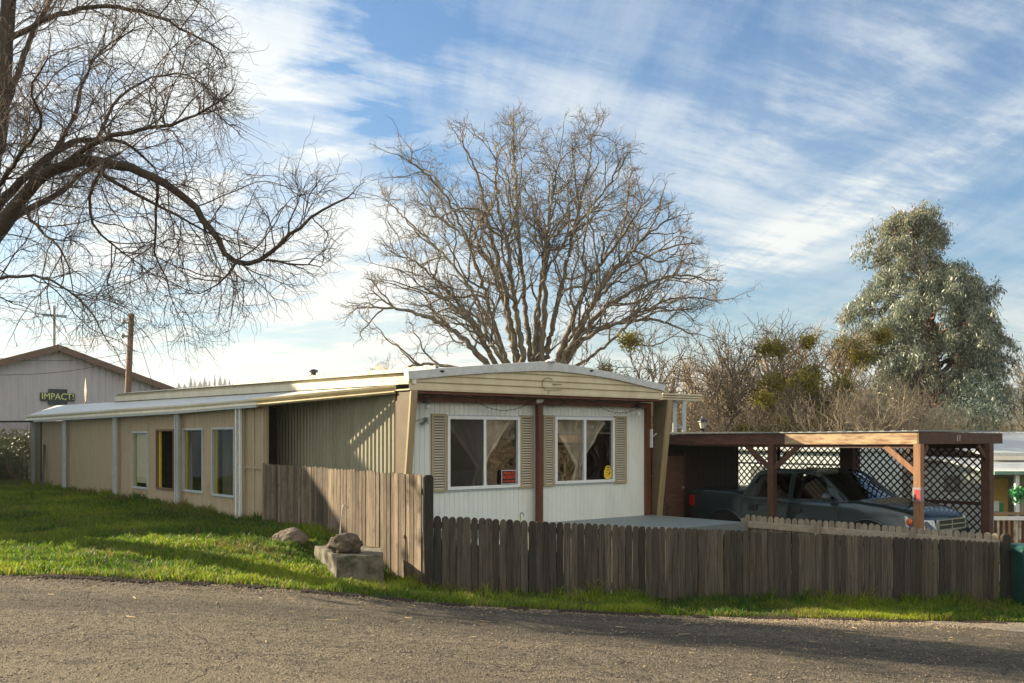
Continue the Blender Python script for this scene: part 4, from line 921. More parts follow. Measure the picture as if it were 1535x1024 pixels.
# tall corner fence
topT = I([(393, 694.5), (440, 697.5), (500, 702), (560, 706.5), (600, 709), (638, 712)]); botT = I([(393, 785), (450, 795), (500, 806), (550, 845), (580, 870), (638, 888)])
tf = empty('tall_fence', (FA+TB)/2+ZZ*-2, 'tall brown sunlit board fence running from the lean-to to the gate corner', 'fence')
tA = online(TB, FA, 395); tB = online(TB, FA, 634)
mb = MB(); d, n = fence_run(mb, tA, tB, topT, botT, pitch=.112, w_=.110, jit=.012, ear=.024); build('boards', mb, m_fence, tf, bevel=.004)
mb = MB(); rails(mb, tA, tB, topT, botT, n, (.15, .8)); build('rail', mb, m_fence, tf)
dF = (FB-FA).normalized(); nF = Vector((dF.y, -dF.x, 0)); p = online(FA, FB, 642); mb = MB(); picket(mb, p+nF*.0, dF, nF, .125, zat(890, p)-.1, zat(712, p), th=.05, ear=.03)
mb.cr = .3; p2 = p-nF*.08; mb.fbox(Fr((p2.x, p2.y), dF, -nF), -.05, .05, -.02, .07, zat(890, p)-.2, zat(716, p)); build('corner_post', mb, m_fencedk, tf, bevel=.004)
# pale inner fence seen from its rail side
iA = Vector((4.47, 18.85, 0)); iB = Vector((7.95, 15.93, 0))
topI = I([(1115, 771), (1160, 775), (1250, 781), (1338, 788), (1440, 796), (1508, 801)]); botI = lambda px: 880
inf = empty('inner_fence', (iA+iB)/2+ZZ*-2.5, 'pale weathered fence with a wide top rail behind the low road fence', 'fence')
mb = MB(); d, n = fence_run(mb, iA, iB, topI, botI, pitch=.118, w_=.108, side=-1, jit=.006, ear=.038); build('pickets', mb, m_fencelt, inf, bevel=.002); n = -n
rl = [(1113.5, 784.5), (1300, 799.5), (1503, 815.5)]
for (p0, y0), (p1, y1) in zip(rl, rl[1:]):
    a, b_ = online(iA, iB, p0), online(iA, iB, p1); mb = MB(); mb.cr = random.random(); mb.beam(a+n*.03+ZZ*zat(y0+.5, a), b_+n*.03+ZZ*zat(y1+.5, b_), .04, .125); build('rail', mb, mvar('pale_rail', (.44, .39, .30), (.30, .26, .20), (3, 3, 3), 4, .8, rnd=.3), inf, bevel=.004)
for px in (1119, 1228, 1370):
    a = online(iA, iB, px); mb = MB(); mb.cr = .4; mb.fbox(Fr((a.x, a.y), d, -n), -.05, .05, -.12, -.055, -2.7, zat(topI(px)+5, a)); build('post', mb, m_fencelt, inf)

# ------------------------------------------------------------------ stone block, boulders, pipe
bl = [W(472, 820, 14.3), W(504, 834, 13.0), W(574, 832.5, 13.1), W(572, 822, 14.1)]
zt = bl[1].z; P4 = [Vector((q.x, q.y, 0)) for q in bl]
bm = bmesh.new(); mb = MB()
def blk(mb, P4, z0, z1, n=9, amp=.018, seed=0):
    top = []
    def bil(s, t): return P4[1].lerp(P4[2], s).lerp(P4[0].lerp(P4[3], s), t)
    for f in range(5):
        g = []
        for i in range(n+1):
            row = []
            for j in range(n+1):
                s, t = i/n, j/n
                if f == 0: q = bil(s, t)+ZZ*z1
                elif f == 1: q = bil(s, 0)+ZZ*(z0+(z1-z0)*t)
                elif f == 2: q = bil(1, s)+ZZ*(z0+(z1-z0)*t)
                elif f == 3: q = bil(0, s)+ZZ*(z0+(z1-z0)*t)
                else: q = bil(s, 1)+ZZ*(z0+(z1-z0)*t)
                cen = (P4[0]+P4[2])/2+ZZ*(z0+z1)/2; k = mnoise.fractal(q*4+Vector((seed, 0, 0)), 1, 2, 4)
                row.append(q+(q-cen).normalized()*amp*k*1.6)
            g.append(row)
        mb.grid(g)
blk(mb, P4, -2.25, zt-.0, 14, .022); stn = build('stone_block', mb, m_stone, smooth=False); tag(stn, 'moss stained concrete and stone block against the tall fence', 'stone block')
pts = [W(504, 834, 12.98), W(500, 858, 12.98)]
mb = MB(); mb.blob(W(516, 815.5, 13.45), .235, .20, .145, 3, .17, 4, 1.9); rk = build('boulder', mb, m_rock, smooth=True); tag(rk, 'round mossy brown boulder on top of the stone block', 'boulder', None)
mb = MB(); mb.blob(W(436, 809, 14.9), .25, .2, .17, 11, .13, 4, 1.5); rk = build('boulder', mb, mvar('grey_boulder', (.19, .15, .115), (.10, .08, .06), ns=8, rough=.9, bump=1, bs=25)); tag(rk, 'angular grey brown boulder lying in the grass left of the stone block', 'boulder', None)
mb = MB(); mb.blob(W(417, 814, 15.1)-ZZ*.03, .10, .1, .11, 17, .3, 3, 1.8); rk = build('stone', mb, m_rock, smooth=True); tag(rk, 'small mossy stone at the left foot of the angular boulder', 'stone')
q = W(510, 803, 14.3); mb = MB(); pts = [q+ZZ*-.35, q, W(511, 785, 14.3), W(513, 768, 14.3), W(514, 759, 14.3), W(516.5, 755.5, 14.3), W(519, 757, 14.3), W(521, 762, 14.3)]
mb.tube(pts, .011, 8); o = build('bent_pipe', mb, mvar('pale_pipe', (.55, .52, .45), (.40, .36, .30), ns=12), smooth=True); tag(o, 'thin pale bent pipe rising behind the round boulder', 'pipe')

# ------------------------------------------------------------------ carport
GC = -2.47
cpt = empty('carport', CF(1.3, 3.1, GC), 'red brown timber carport with lattice walls and a flat roof', 'carport')
D6 = 5.96; Wc = 2.61
def zF(t, k): return (.085 if k else -.127)+((.038 if k else -.176)-(.085 if k else -.127))*t/D6
def fboard(mb, a0, b0, a1, b1, th, zt0, zb0, zt1, zb1, n):
    p, q = CF(a0, b0, 0), CF(a1, b1, 0); mb.hexa([p+ZZ*zb0, q+ZZ*zb1, q+n*th+ZZ*zb1, p+n*th+ZZ*zb0], [p+ZZ*zt0, q+ZZ*zt1, q+n*th+ZZ*zt1, p+n*th+ZZ*zt0])
tm = 3.5
tsp = CF.b_at(1176, -.02); zs1 = .085-.049*tsp/6.26; zs0 = -.127-.051*tsp/6.26  # board colour changes at the house's shadow edge; far red part includes that shade
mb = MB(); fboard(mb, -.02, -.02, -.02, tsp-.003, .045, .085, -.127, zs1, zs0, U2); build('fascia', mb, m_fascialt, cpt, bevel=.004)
mb = MB(); mb.cr = .7; fboard(mb, -.02, tsp+.003, -.02, D6+.3, .045, zs1, zs0, .036, -.178, U2); build('fascia', mb, mvar('old_red_fascia_shaded', (.14, .055, .034), (.055, .026, .019), (1, 1, 6), 3, .7, .4, 20), cpt, bevel=.004, label='dark red weathered fascia board, cast shade in its colour')
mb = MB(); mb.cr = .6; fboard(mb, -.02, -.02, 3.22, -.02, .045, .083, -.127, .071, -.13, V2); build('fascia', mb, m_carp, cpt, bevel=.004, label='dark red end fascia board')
mb = MB(); 
for k in range(30):
    b0_, b1_ = -.02+(D6+.3)*k/30, -.02+(D6+.3)*(k+1)/30; z = .095-.047*(k/30); mb.fbox(CF, -.05, 3.2, b0_, b0_+(b1_-b0_)*.45, z, z+.02); mb.fbox(CF, -.05, 3.2, b0_+(b1_-b0_)*.45, b1_, z+.0, z+.008)
build('roof_sheet', mb, m_grey, cpt)
mb = MB(); mb.fbox(CF, .3, 2.4, 3.6, 6.1, .075, .105); build('tarp', mb, m_black, cpt)
for t in (.4, 1.3, 2.2, 3.1, 4.0, 4.9, 5.7):
    mb = MB(); mb.cr = random.random(); mb.fbox(CF, .03, 3.1, t, t+.045, -.10, .03); build('rafter', mb, m_carp, cpt)
mb = MB(); mb.fbox(CF, .03, .08, 0, D6, -.20, -.12) ; mb.fbox(CF, Wc-.05, Wc+.0, 0, 6.3, -.22, -.11); build('header', mb, m_carp, cpt)
m_orange = mvar('bare_orange_timber', (.32, .165, .08), (.20, .09, .045), (5, 5, .5), 3, .7, .4, 20)
ts = [.02, CF.b_at(1157.5, .05), D6-.05]; tb = [.0, CF.b_at(1274, Wc), 5.95]
for k, t in enumerate(ts):
    for j, (a, t_) in enumerate(((.05, t), (Wc, tb[k]))):
        w_ = .065 if j == 0 else (.085 if k != 1 else .15)
        mb = MB(); mb.cr = random.random(); mb.fbox(CF, a-w_, a+w_, t_-w_, t_+w_, GC-.1, -.12); build('post', mb, m_carp if (j or k) else m_orange, cpt, bevel=.005)
        if j == 0 and k < 2:
            for sg_ in (-1, 1):
                if k == 0 and sg_ == -1: continue
                mb = MB(); mb.cr = .6; mb.beam(CF(a, t_+sg_*.05, -.62), CF(a, t_+sg_*.62, -.16), .045, .10); build('brace', mb, m_carp if k else m_orange, cpt, bevel=.004)
mb = MB(); mb.beam(CF(.3, .0, -.16), CF(.06, .0, -.42), .04, .09); mb.beam(CF(Wc-.05, 0, -.42), CF(Wc-.4, 0, -.16), .04, .09); build('brace', mb, m_carp, cpt)
# lattice: crossed laths, two layers
def lattice(P, u0, u1, z0, z1, pitch=.155, wd_=.042, th=.007):
    mb = MB(); H = z1-z0; L = u1-u0
    for sgn, off in ((1, 0), (-1, th+.001)):
        s = -H
        while s < L:
            a0, za = (s, z0) if s >= 0 else (0, z0-s); a1, zb = (s+H, z1) if s+H <= L else (L, z0+L-s)
            if a1 > a0+.01:
                if sgn < 0: A, B = (u0+L-a0, za), (u0+L-a1, zb)
                else: A, B = (u0+a0, za), (u0+a1, zb)
                mb.cr = random.random(); w2 = wd_*.7071*.5*1.4
                mb.prism([P(A[0]-w2, A[1], off), P(A[0]+w2, A[1], off), P(B[0]+w2, B[1], off), P(B[0]-w2, B[1], off)], P(0, 0, off+th)-P(0, 0, off))
            s += pitch
    return mb
zl0, zl1 = -2.25, -.20
PB = lambda u_, z, o: CF(Wc+.0-o, u_, z)
for (u0, u1) in ((.08, 1.38), (1.42, tb[1]-.08), (tb[1]+.1, 4.6), (4.64, 5.75)):
    build('lattice_panel', lattice(PB, u0, u1, zl0, zl1), m_latt, cpt)
    mb = MB(); mb.fbox(CF, Wc-.05, Wc-.016, u0-.02, u0+.015, zl0, zl1); mb.fbox(CF, Wc-.05, Wc-.016, u1-.015, u1+.02, zl0, zl1); mb.fbox(CF, Wc-.052, Wc-.016, u0, u1, -1.30, -1.24); build('lattice_frame', mb, m_latt, cpt)
mb = MB(); mb.fbox(CF, Wc-.05, Wc-.016, 3.1, 5.75, -.62, -.585); build('rail', mb, m_latt, cpt)
# sign on the near post and the pale mark on the end fascia
p = CF(.0, -.02, 0); zs = zat(742, p); sg = empty('post_sign', CF(-.03, -.06, zat(753, p)), 'small red and white notice fixed round the sunlit carport post', 'sign')
mb = MB(); mb.fbox(CF, -.030, -.018, -.055, .095, zat(752, p), zat(731, p)); mb.fbox(CF, -.018, .08, -.055, -.048, zat(752, p), zat(731, p)); build('backing', mb, mvar('sign_grey', (.26, .26, .27)), sg)
mb = MB(); mb.fbox(CF, -.034, -.0305, -.045, .06, zat(750, p), zat(734, p)); build('panel', mb, mvar('sign_crimson', (.50, .05, .05), (.4, .04, .04), ns=20), sg)
mb = MB(); mb.fbox(CF, -.038, -.0345, .03, .06, zat(750, p), zat(741, p)); build('marks', mb, m_black, sg)
mb = MB()
for k in (0, 1):
    a = CF.a_at(1435+k*3.5, -.02); mb.fbox(CF, a-.012, a+.012, -.026, -.0215, -.075, .03)
build('chalk_mark', mb, mvar('chalk', (.55, .52, .5)), cpt)
# shed at the back of the carport
shd = empty('storage_shed', CF(1.3, 6.9, GC), 'dark brown board shed with a wooden panel door behind the pickup', 'shed')
mb = MB(); T5 = 5.8
ribwall(mb, lambda a, z, d: CF(a, T5-d, z), 0, .0, Wc, GC-.1, -.12, .2, .008, shape='groove')
mb.quad(CF(0, T5, GC), CF(0, 8.2, GC), CF(0, 8.2, -.15), CF(0, T5, -.15)); mb.quad(CF(Wc, T5, GC), CF(Wc, 8.2, GC), CF(Wc, 8.2, -.15), CF(Wc, T5, -.15)); mb.quad(CF(0, 8.2, GC), CF(Wc, 8.2, GC), CF(Wc, 8.2, -.15), CF(0, 8.2, -.15)); mb.quad(CF(0, T5, -.15), CF(Wc, T5, -.15), CF(Wc, 8.2, -.15), CF(0, 8.2, -.15))
build('wall', mb, m_shed, shd)
a0, a1 = CF.a_at(989, T5), CF.a_at(1022, T5); zd0, zd1 = -1.75, -.42
mb = MB(); mb.fbox(CF, a0, a1, T5-.05, T5-.015, zd0-.3, zd1)
for k in range(4):
    for j in range(2): mb.fbox(CF, a0+.07+j*(a1-a0)*.5-.02*j, a0+(a1-a0)*.5*(j+1)-.05, T5-.056, T5-.048, zd0-.2+k*.38, zd0-.2+k*.38+.29)
dr = build('door', mb, m_door, shd, bevel=.006)
mb = MB(); mb.blob(CF(a1-.06, T5-.09, -1.12), .035, .035, .035, 1, 0, 2); build('handle', mb, mvar('brass', (.6, .5, .35), metal=.8, rough=.3), dr, smooth=True)
mb = MB(); mb.fbox(CF, a0-.09, a0-.01, T5-.06, T5, zd0-.3, zd1+.08); mb.fbox(CF, a1+.01, a1+.06, T5-.05, T5, zd0-.3, zd1+.08); build('door_frame', mb, m_redwood, shd)
# bicycle in the gap beside the home
bk = empty('bicycle', W(981, 778, 20.9), 'dark bicycle parked in the shade between the home and the carport', 'bicycle')
def wheel(c, r):
    mb = MB(); mb.tube([c+Vector((.28*math.cos(2*math.pi*k/24)*r/.33, -.2*math.cos(2*math.pi*k/24)*r/.33, r*math.sin(2*math.pi*k/24))) for k in range(25)], .022, 6)
    for k in range(8): a = math.pi*k/8; v_ = Vector((.28*math.cos(a), -.2*math.cos(a), .33*math.sin(a)))*(r/.33); mb.tube([c-v_, c+v_], .003, 3)
    build('wheel', mb, m_black, bk, smooth=True)
c1 = W(981, 762, 20.6); c2 = c1+Vector((-.75, .60, 0)); wheel(c1, .31); wheel(c2, .31)
mb = MB(); s_ = (c1*.45+c2*.55)+ZZ*.5; hd = c1+(c2-c1)*.16+ZZ*.52; bbk = c1.lerp(c2, .55)
for a, b_ in ((c1, hd), (hd, s_), (s_, bbk), (bbk, hd), (bbk, c2), (s_, c2), (hd, hd+ZZ*.12)): mb.tube([a, b_], .016, 6)
mb.tube([hd+ZZ*.12+Vector((.12, .16, .03)), hd+ZZ*.14, hd+ZZ*.12+Vector((-.12, -.16, .03))], .012, 6); build('frame', mb, mvar('bike_blue', (.03, .05, .08), rough=.3), bk, smooth=True)
mb = MB(); mb.blob(s_+ZZ*.06, .12, .1, .035, 4, .05, 2); build('saddle', mb, m_black, bk, smooth=True)

# ------------------------------------------------------------------ pickup truck (built along +X, then turned)
tk = empty('pickup_truck', (0, 0, 0), 'dark teal grey four door pickup truck parked nose right under the carport', 'pickup truck')
m_paint, nt, b, o = newmat('teal_grey_paint'); b.inputs['Base Color'].default_value = (.026, .046, .050, 1); b.inputs['Metallic'].default_value = .4; b.inputs['Roughness'].default_value = .22; b.inputs['Coat Weight'].default_value = .6; b.inputs['Coat Roughness'].default_value = .08
m_trim = mvar('black_plastic', (.02, .022, .024), rough=.55); m_chrome = mvar('chrome', (.6, .62, .64), rough=.2, metal=.9); m_tyre = mvar('tyre_rubber', (.02, .02, .02), rough=.85)
XS = [-2.62, -2.58, -2.3, -1.5, -1.0, 0, .95, 1.3, 1.8, 2.2, 2.45, 2.58, 2.66]
ZT = [1.20, 1.34, 1.38, 1.36, 1.26, 1.24, 1.25, 1.27, 1.22, 1.15, 1.08, .98, .80]
HW = [.90, .93, .96, .975, .975, .975, .975, .97, .96, .94, .88, .82, .78]
def sect(x, zt, hw):
    h = [(.36, .93), (.42, .985), (.62, 1.), (.80, 1.), (.95, .99), (1.06, .975)]
    k = (zt-.36)/(1.26-.36); pts = [(hw*f, .36+(z-.36)*k) for z, f in h]+[(hw*.965, zt-.05), (hw*.92, zt-.012), (hw*.84, zt+.005), (hw*.5, zt+.022), (0, zt+.03)]
    return pts
P = []
xx = np.linspace(-2.62, 2.66, 70)
for x in xx:
    pts = sect(x, float(np.interp(x, XS, ZT)), float(np.interp(x, XS, HW)))
    # fender flares over the wheels
    row = []
    for y, z in pts:
        fl = 0
        for wx in (-1.62, 1.62):
            rr = math.hypot(x-wx, (z-.42)); fl += .035*math.exp(-((rr-.50)/.09)**2)*(z < 1.1)
        row.append((x, -(y+(fl if y > .8 else 0)), z))
    row = row+[(x, -y, z) for x, y, z in row[:-1][::-1]]
    P.append([Vector(q) for q in row])
mb = MB(); mb.grid(P); m_ = len(P[0]); n0_ = 0
mb.f.append(list(range(m_))[::-1]); mb.f.append([(len(P)-1)*m_+i for i in range(m_)]); build('body', mb, m_paint, tk, smooth=True)
# cabin
def cabin(z0, z1, prof0, prof1, w0, w1, ins=0):
    pass
yb, yt_ = .925, .76
def side(x, z, s=-1, off=0): f = (z-1.22)/(1.76-1.22); return Vector((x, s*(yb+(yt_-yb)*f+off), z))
cab = [(-1.24, 1.22), (-1.08, 1.52), (-.96, 1.70), (-.74, 1.765), (-.1, 1.785), (.3, 1.765), (.50, 1.72), (.80, 1.50), (1.16, 1.22)]
def inner(x, z, t): return Vector((x, t, z))
mb = MB(); L_ = [side(x, z, -1) for x, z in cab]; R_ = [side(x, z, 1) for x, z in cab]
P = []
for (x, z), l, r in zip(cab, L_, R_): P.append([l]+[l.lerp(r, k/8)+ZZ*(.045*math.sin(math.pi*k/8) if 1.6 < z else .01)+Vector((.09*math.sin(math.pi*k/8)*(x > .45), 0, 0)) for k in range(1, 8)]+[r])
# roof panel + pillars as frame, glass set in
roofm = MB(); roofm.grid(P[2:7]); 
for i in (0, 1, 6, 7):   # rear and front screens: pillars at both sides
    for a, b_ in ((0, 1), (7, 8)): roofm.quad(P[i][a].lerp(P[i][b_], 0 if a == 0 else .35), P[i][b_] if a else P[i][0].lerp(P[i][1], .65), P[i+1][b_] if a else P[i+1][0].lerp(P[i+1][1], .65), P[i+1][a].lerp(P[i+1][b_], 0 if a == 0 else .35))
# side frames: solid side with window openings made of strips
wins = [[(-1.02, 1.27), (-.95, 1.50), (-.88, 1.655), (-.72, 1.705), (-.17, 1.715), (-.17, 1.27)], [(-.05, 1.27), (-.05, 1.715), (.24, 1.70), (.40, 1.66), (.66, 1.47), (.86, 1.30), (.86, 1.27)]]
for s in (-1, 1):
    for st, en in (((-1.24, 1.22), (-1.08, 1.52)), ((-1.08, 1.52), (-.96, 1.70)), ((-.96, 1.70), (-.74, 1.765)), ((-.74, 1.765), (-.1, 1.785)), ((-.1, 1.785), (.3, 1.765)), ((.3, 1.765), (.50, 1.72)), ((.50, 1.72), (.80, 1.50)), ((.80, 1.50), (1.16, 1.22)), ((1.16, 1.22), (-1.24, 1.22))):
        roofm.beam(side(*st, s, -.02), side(*en, s, -.02), .05, .085)
    roofm.add([side(-.17, 1.25, s), side(-.05, 1.25, s), side(-.05, 1.75, s), side(-.17, 1.75, s)], [(0, 1, 2, 3)])
    roofm.add([side(-1.24, 1.22, s), side(-1.0, 1.22, s), side(-.93, 1.52, s), side(-1.08, 1.53, s)], [(0, 1, 2, 3)])
    roofm.add([side(.84, 1.22, s), side(1.16, 1.22, s), side(.80, 1.50, s), side(.68, 1.50, s)], [(0, 1, 2, 3)])
build('cab', roofm, m_paint, tk, smooth=False, bevel=.008)
for s in (-1, 1):
    for wv in wins:
        g = MB(); g.add([side(x, z, s, .003) for x, z in wv], [tuple(range(len(wv)))]); build('side_window', g, m_carglass, tk)
g = MB(); g.grid([[q for q in P[i][0:9]] for i in (6, 7, 8)]); build('windshield', g, m_carglass, tk)
g = MB(); g.grid([[q for q in P[i][0:9]] for i in (0, 1, 2)]); build('rear_window', g, m_carglass, tk)
mb = MB(); mb.box(-1.1, 1.0, -.85, .85, 1.0, 1.20); build('cab_floor', mb, m_trim, tk)
for x in (-.55, .25):
    for s in (-.38, .38):
        mb = MB(); mb.box(x-.07, x+.07, s-.24, s+.24, 1.1, 1.42); mb.box(x-.05, x+.05, s-.12, s+.12, 1.42, 1.58); build('seat', mb, mvar('seat_grey', (.08, .08, .08)), tk, bevel=.03)
for wx in (-1.62, 1.62):
    for s in (-1, 1):
        mb = MB(); k = 28
        prof = [(.20, -.11), (.36, -.12), (.39, -.09), (.39, .09), (.36, .12), (.20, .11)]
        vs = [Vector((wx+r*math.cos(2*math.pi*j/k), s*.86+h_, .39+r*math.sin(2*math.pi*j/k))) for r, h_ in prof for j in range(k)]
        mb.add(vs, [(i*k+j, i*k+(j+1) % k, (i+1)*k+(j+1) % k, (i+1)*k+j) for i in range(5) for j in range(k)]); wl = build('wheel', mb, m_tyre, tk, smooth=True)
        mb = MB(); 
        for j in range(7):
            a = 2*math.pi*j/7; mb.beam((wx, s*.95, .39), (wx+.21*math.cos(a), s*.95, .39+.21*math.sin(a)), .03, .05, up=Vector((0, 1, 0)))
        mb.tube([Vector((wx+.22*math.cos(2*math.pi*j/24), s*.95, .39+.22*math.sin(2*math.pi*j/24))) for j in range(25)], .02, 6); build('rim', mb, m_chrome, wl)
        mb = MB(); pts = [(wx+.47*math.cos(R(-8)+R(196)*j/16), .42+.47*math.sin(R(-8)+R(196)*j/16)) for j in range(17)]
        mb.prism([Vector((x, s*.992, z)) for x, z in pts], Vector((0, s*.012, 0))); build('wheel_arch', mb, mvar('arch_black', (.008, .008, .009), rough=.9), tk)
        mb = MB(); mb.tube([Vector((wx+.52*math.cos(R(0)+R(180)*j/16), s*1.0, .43+.52*math.sin(R(180)*j/16))) for j in range(17)], .03, 8); build('fender_flare', mb, m_paint, tk, smooth=True)
for s in (-1, 1):
    for x in (-1.16, -.12): mb = MB(); mb.box(x+.10, x+.30, s*.982-.012, s*.982+.012, .98, 1.10); build('door_handle', mb, m_trim, tk, bevel=.01)
    mb = MB(); mb.blob((.78, s*1.06, 1.33), .075, .12, .085, 2, .03, 3); mb.tube([(.80, s*.93, 1.27), (.79, s*1.0, 1.29)], .03, 8); build('wing_mirror', mb, mvar('mirror_dark', (.06, .08, .09), rough=.25), tk, smooth=True)
    mb = MB(); mb.hexa([(2.30, s*.915, .84), (2.60, s*.80, .80), (2.67, s*.50, .80), (2.40, s*.50, .84)], [(2.26, s*.90, 1.06), (2.56, s*.80, .99), (2.63, s*.52, .97), (2.40, s*.50, 1.03)]); hl = build('headlight', mb, mvar('headlight_lens', (.75, .78, .80), (.5, .55, .58), ns=20, rough=.1), tk, bevel=.01)
    mb = MB(); mb.blob((2.36, s*.91, .95), .06, .03, .07, 1, .02, 2); build('indicator', mb, mvar('amber', (.8, .16, .03), rough=.2), hl, smooth=True)
    mb = MB(); mb.box(-2.635, -2.50, s*.90-.05, s*.90+.055, .98, 1.22); build('tail_light', mb, mvar('tail_red', (.35, .01, .015), rough=.2), tk, bevel=.015)
    for x in (-1.24, -.12, .98): mb = MB(); mb.box(x-.004, x+.004, s*.985-.003, s*.985+.003, .5, 1.2); build('door_seam', mb, m_black, tk)
    mb = MB(); mb.beam((-1.1, s*.985, .60), (1.0, s*.985, .60), .01, .05); build('side_moulding', mb, m_trim, tk)
mb = MB(); mb.box(2.60, 2.69, -.47, .47, .80, .98); gr = build('grille', mb, m_trim, tk, bevel=.01)
mb = MB()
for z in (.80, .89, .98): mb.box(2.66, 2.705, -.50, .50, z-.012, z+.012)
for y in (-.5, 0, .5): mb.box(2.66, 2.70, y-.015, y+.015, .80, .98)
build('grille_bar', mb, m_chrome, gr)
mb = MB(); mb.box(2.45, 2.74, -.86, .86, .42, .70); build('bumper', mb, m_paint, tk, bevel=.06); mb = MB(); mb.box(-2.72, -2.58, -.88, .88, .50, .68); build('bumper', mb, m_trim, tk, bevel=.04)
mb = MB()
for y in (-.55, .55): mb.beam((-1.0+.3, y, 1.815), (.25, y, 1.805), .03, .03)
build('roof_rail', mb, m_trim, tk)
tk.location = CF(1.33, 2.75, GC); tk.rotation_euler = (0, 0, math.atan2(-V2.y, -V2.x))
# driveway slab under it
mb = MB(); mb.fbox(CF, -1.0, 3.3, -.4, 8, GC-.25, GC-.005); o = build('driveway_slab', mb, mvar('old_concrete', (.24, .22, .19), ns=5, rough=.9)); tag(o, kind='structure')
# ------------------------------------------------------------------ wheelie bin
bn = empty('wheelie_bin', (8.30, 15.7, G(8.3, 15.7)), 'dark green wheelie bin at the right end of the low fence', 'bin'); x0, y0 = 8.33, 15.72; zb = zat(912, Vector((8.3, 15.6, 0))); ztp = zat(820, Vector((8.3, 15.6, 0)))
m_bin = mvar('green_plastic', (.015, .075, .062), (.012, .06, .05), ns=4, rough=.42)
mb = MB(); mb.hexa([(x0-.20, y0-.22, zb+.02), (x0+.22, y0-.22, zb+.02), (x0+.22, y0+.22, zb+.02), (x0-.20, y0+.22, zb+.02)], [(x0-.29, y0-.30, ztp-.08), (x0+.31, y0-.30, ztp-.08), (x0+.31, y0+.32, ztp-.08), (x0-.29, y0+.32, ztp-.08)]); build('body', mb, m_bin, bn, bevel=.02)
mb = MB(); mb.box(x0-.32, x0+.34, y0-.33, y0+.34, ztp-.08, ztp-.03); mb.hexa([(x0-.30, y0-.31, ztp-.03), (x0+.32, y0-.31, ztp-.03), (x0+.32, y0+.33, ztp-.03), (x0-.30, y0+.33, ztp-.03)], [(x0-.24, y0-.22, ztp+.02), (x0+.26, y0-.22, ztp+.02), (x0+.26, y0+.25, ztp+.02), (x0-.24, y0+.25, ztp+.02)]); build('lid', mb, m_bin, bn, bevel=.012)
for s in (-1, 1): mb = MB(); mb.tube([(x0+s*.24, y0+.22, zb+.1), (x0+s*.29, y0+.22, zb+.1)], .1, 16); build('wheel', mb, m_black, bn)
mb = MB(); mb.tube([(x0+.10, y0-.33, zb+.25), (x0+.16, y0-.36, zb+.62), (x0+.3, y0-.36, zb+.66)], .014, 6); mb.tube([(x0+.0, y0-.33, zb), (x0+.10, y0-.33, zb+.25)], .03, 6); build('handle', mb, m_black, bn)
# ------------------------------------------------------------------ church with sign and cross
KF = Fr((-27.9, 60.0)); chu = empty('church', KF(0, 5, -1.2), 'wide mauve grey church with a low brown gable roof beyond the lean-to', 'church')
hwid = 9.5; pk = 5.45; sl = .335
gz_ = lambda a: pk-sl*abs(a)
mb = MB(); ribwall(mb, lambda a, z, d: KF(a, -d, z), 0, -hwid, hwid, -1.5, 5, .42, .03, zf=gz_); build('gable_wall', mb, m_church, chu)
mb = MB(); mb.quad(KF(hwid, 0, -1.5), KF(hwid, 20, -1.5), KF(hwid, 20, gz_(hwid)), KF(hwid, 0, gz_(hwid))); mb.quad(KF(-hwid, 0, -1.5), KF(-hwid, 20, -1.5), KF(-hwid, 20, gz_(hwid)), KF(-hwid, 0, gz_(hwid))); build('side_wall', mb, m_church, chu)
mb = MB()
for s in (-1, 1):
    A = [KF(0, -.5, pk+.02), KF(s*(hwid+.6), -.5, gz_(hwid+.6)+.02), KF(s*(hwid+.6), 20.5, gz_(hwid+.6)+.02), KF(0, 20.5, pk+.02)]; mb.prism(A, ZZ*.16)
    mb.prism([KF(0, -.56, pk-.22), KF(s*(hwid+.6), -.56, gz_(hwid+.6)-.22), KF(s*(hwid+.6), -.56, gz_(hwid+.6)+.17), KF(0, -.56, pk+.17)], V2*.05)
build('roof', mb, m_brownroof, chu)
a = KF.a_at(81, -.3); p = KF(a, -.3, 0); zt = zat(458, p); zb = pk-sl*abs(a)+.1
cr = empty('cross', p+ZZ*zb, 'tall slender metal cross standing on the church roof', 'cross')
mb = MB(); mb.fbox(KF, a-.075, a+.075, -.37, -.23, zb, zt); build('upright', mb, m_grey, cr)
zc_ = zat(473, p); mb = MB(); mb.fbox(KF, a-.72, a-.077, -.36, -.24, zc_-.07, zc_+.07); mb.fbox(KF, a+.077, a+.72, -.36, -.24, zc_-.07, zc_+.07); build('crossbar', mb, m_grey, cr)
# sign
m_sd = mvar('sign_dark_green', (.025, .04, .045), ns=5); m_let = mvar('sign_letter', (.62, .66, .28), (.55, .6, .25))
def kp(px, py, off=-.06): a_ = KF.a_at(px, off); q = KF(a_, off, 0); return a_, zat(py, q)
a0, z1 = kp(60, 588.5); a1, z0 = kp(111.5, 601.5); b0_, y1 = kp(72.5, 583); b1_, y0 = kp(100, 607)
sg = empty('church_sign', KF((a0+a1)/2, -.1, y0), 'dark cross shaped board reading IMPACT! on the church wall', 'sign')
mb = MB(); mb.fbox(KF, a0, b0_, -.16, -.03, z0, z1); mb.fbox(KF, b1_, a1, -.16, -.03, z0, z1); mb.fbox(KF, b0_, b1_, -.17, -.03, y0, y1); build('board', mb, m_sd, sg)
text('IMPACT!', KF((a0+a1)/2, -.20, (z0+z1)/2), U2, ZZ, (z1-z0)*.84, m_let, sg, sx=.98*((a1-a0)/((z1-z0)*4.5)), ext=.02)
p = W(225, 583, 64); mb = MB(); mb.lathe([(.12, -1.2), (.12, .45), (.22, .46), (.22, .6), (.05, .7)], p, 10); o = build('flue', mb, m_grey); tag(o, 'small capped metal flue on the right slope of the church roof', 'flue')
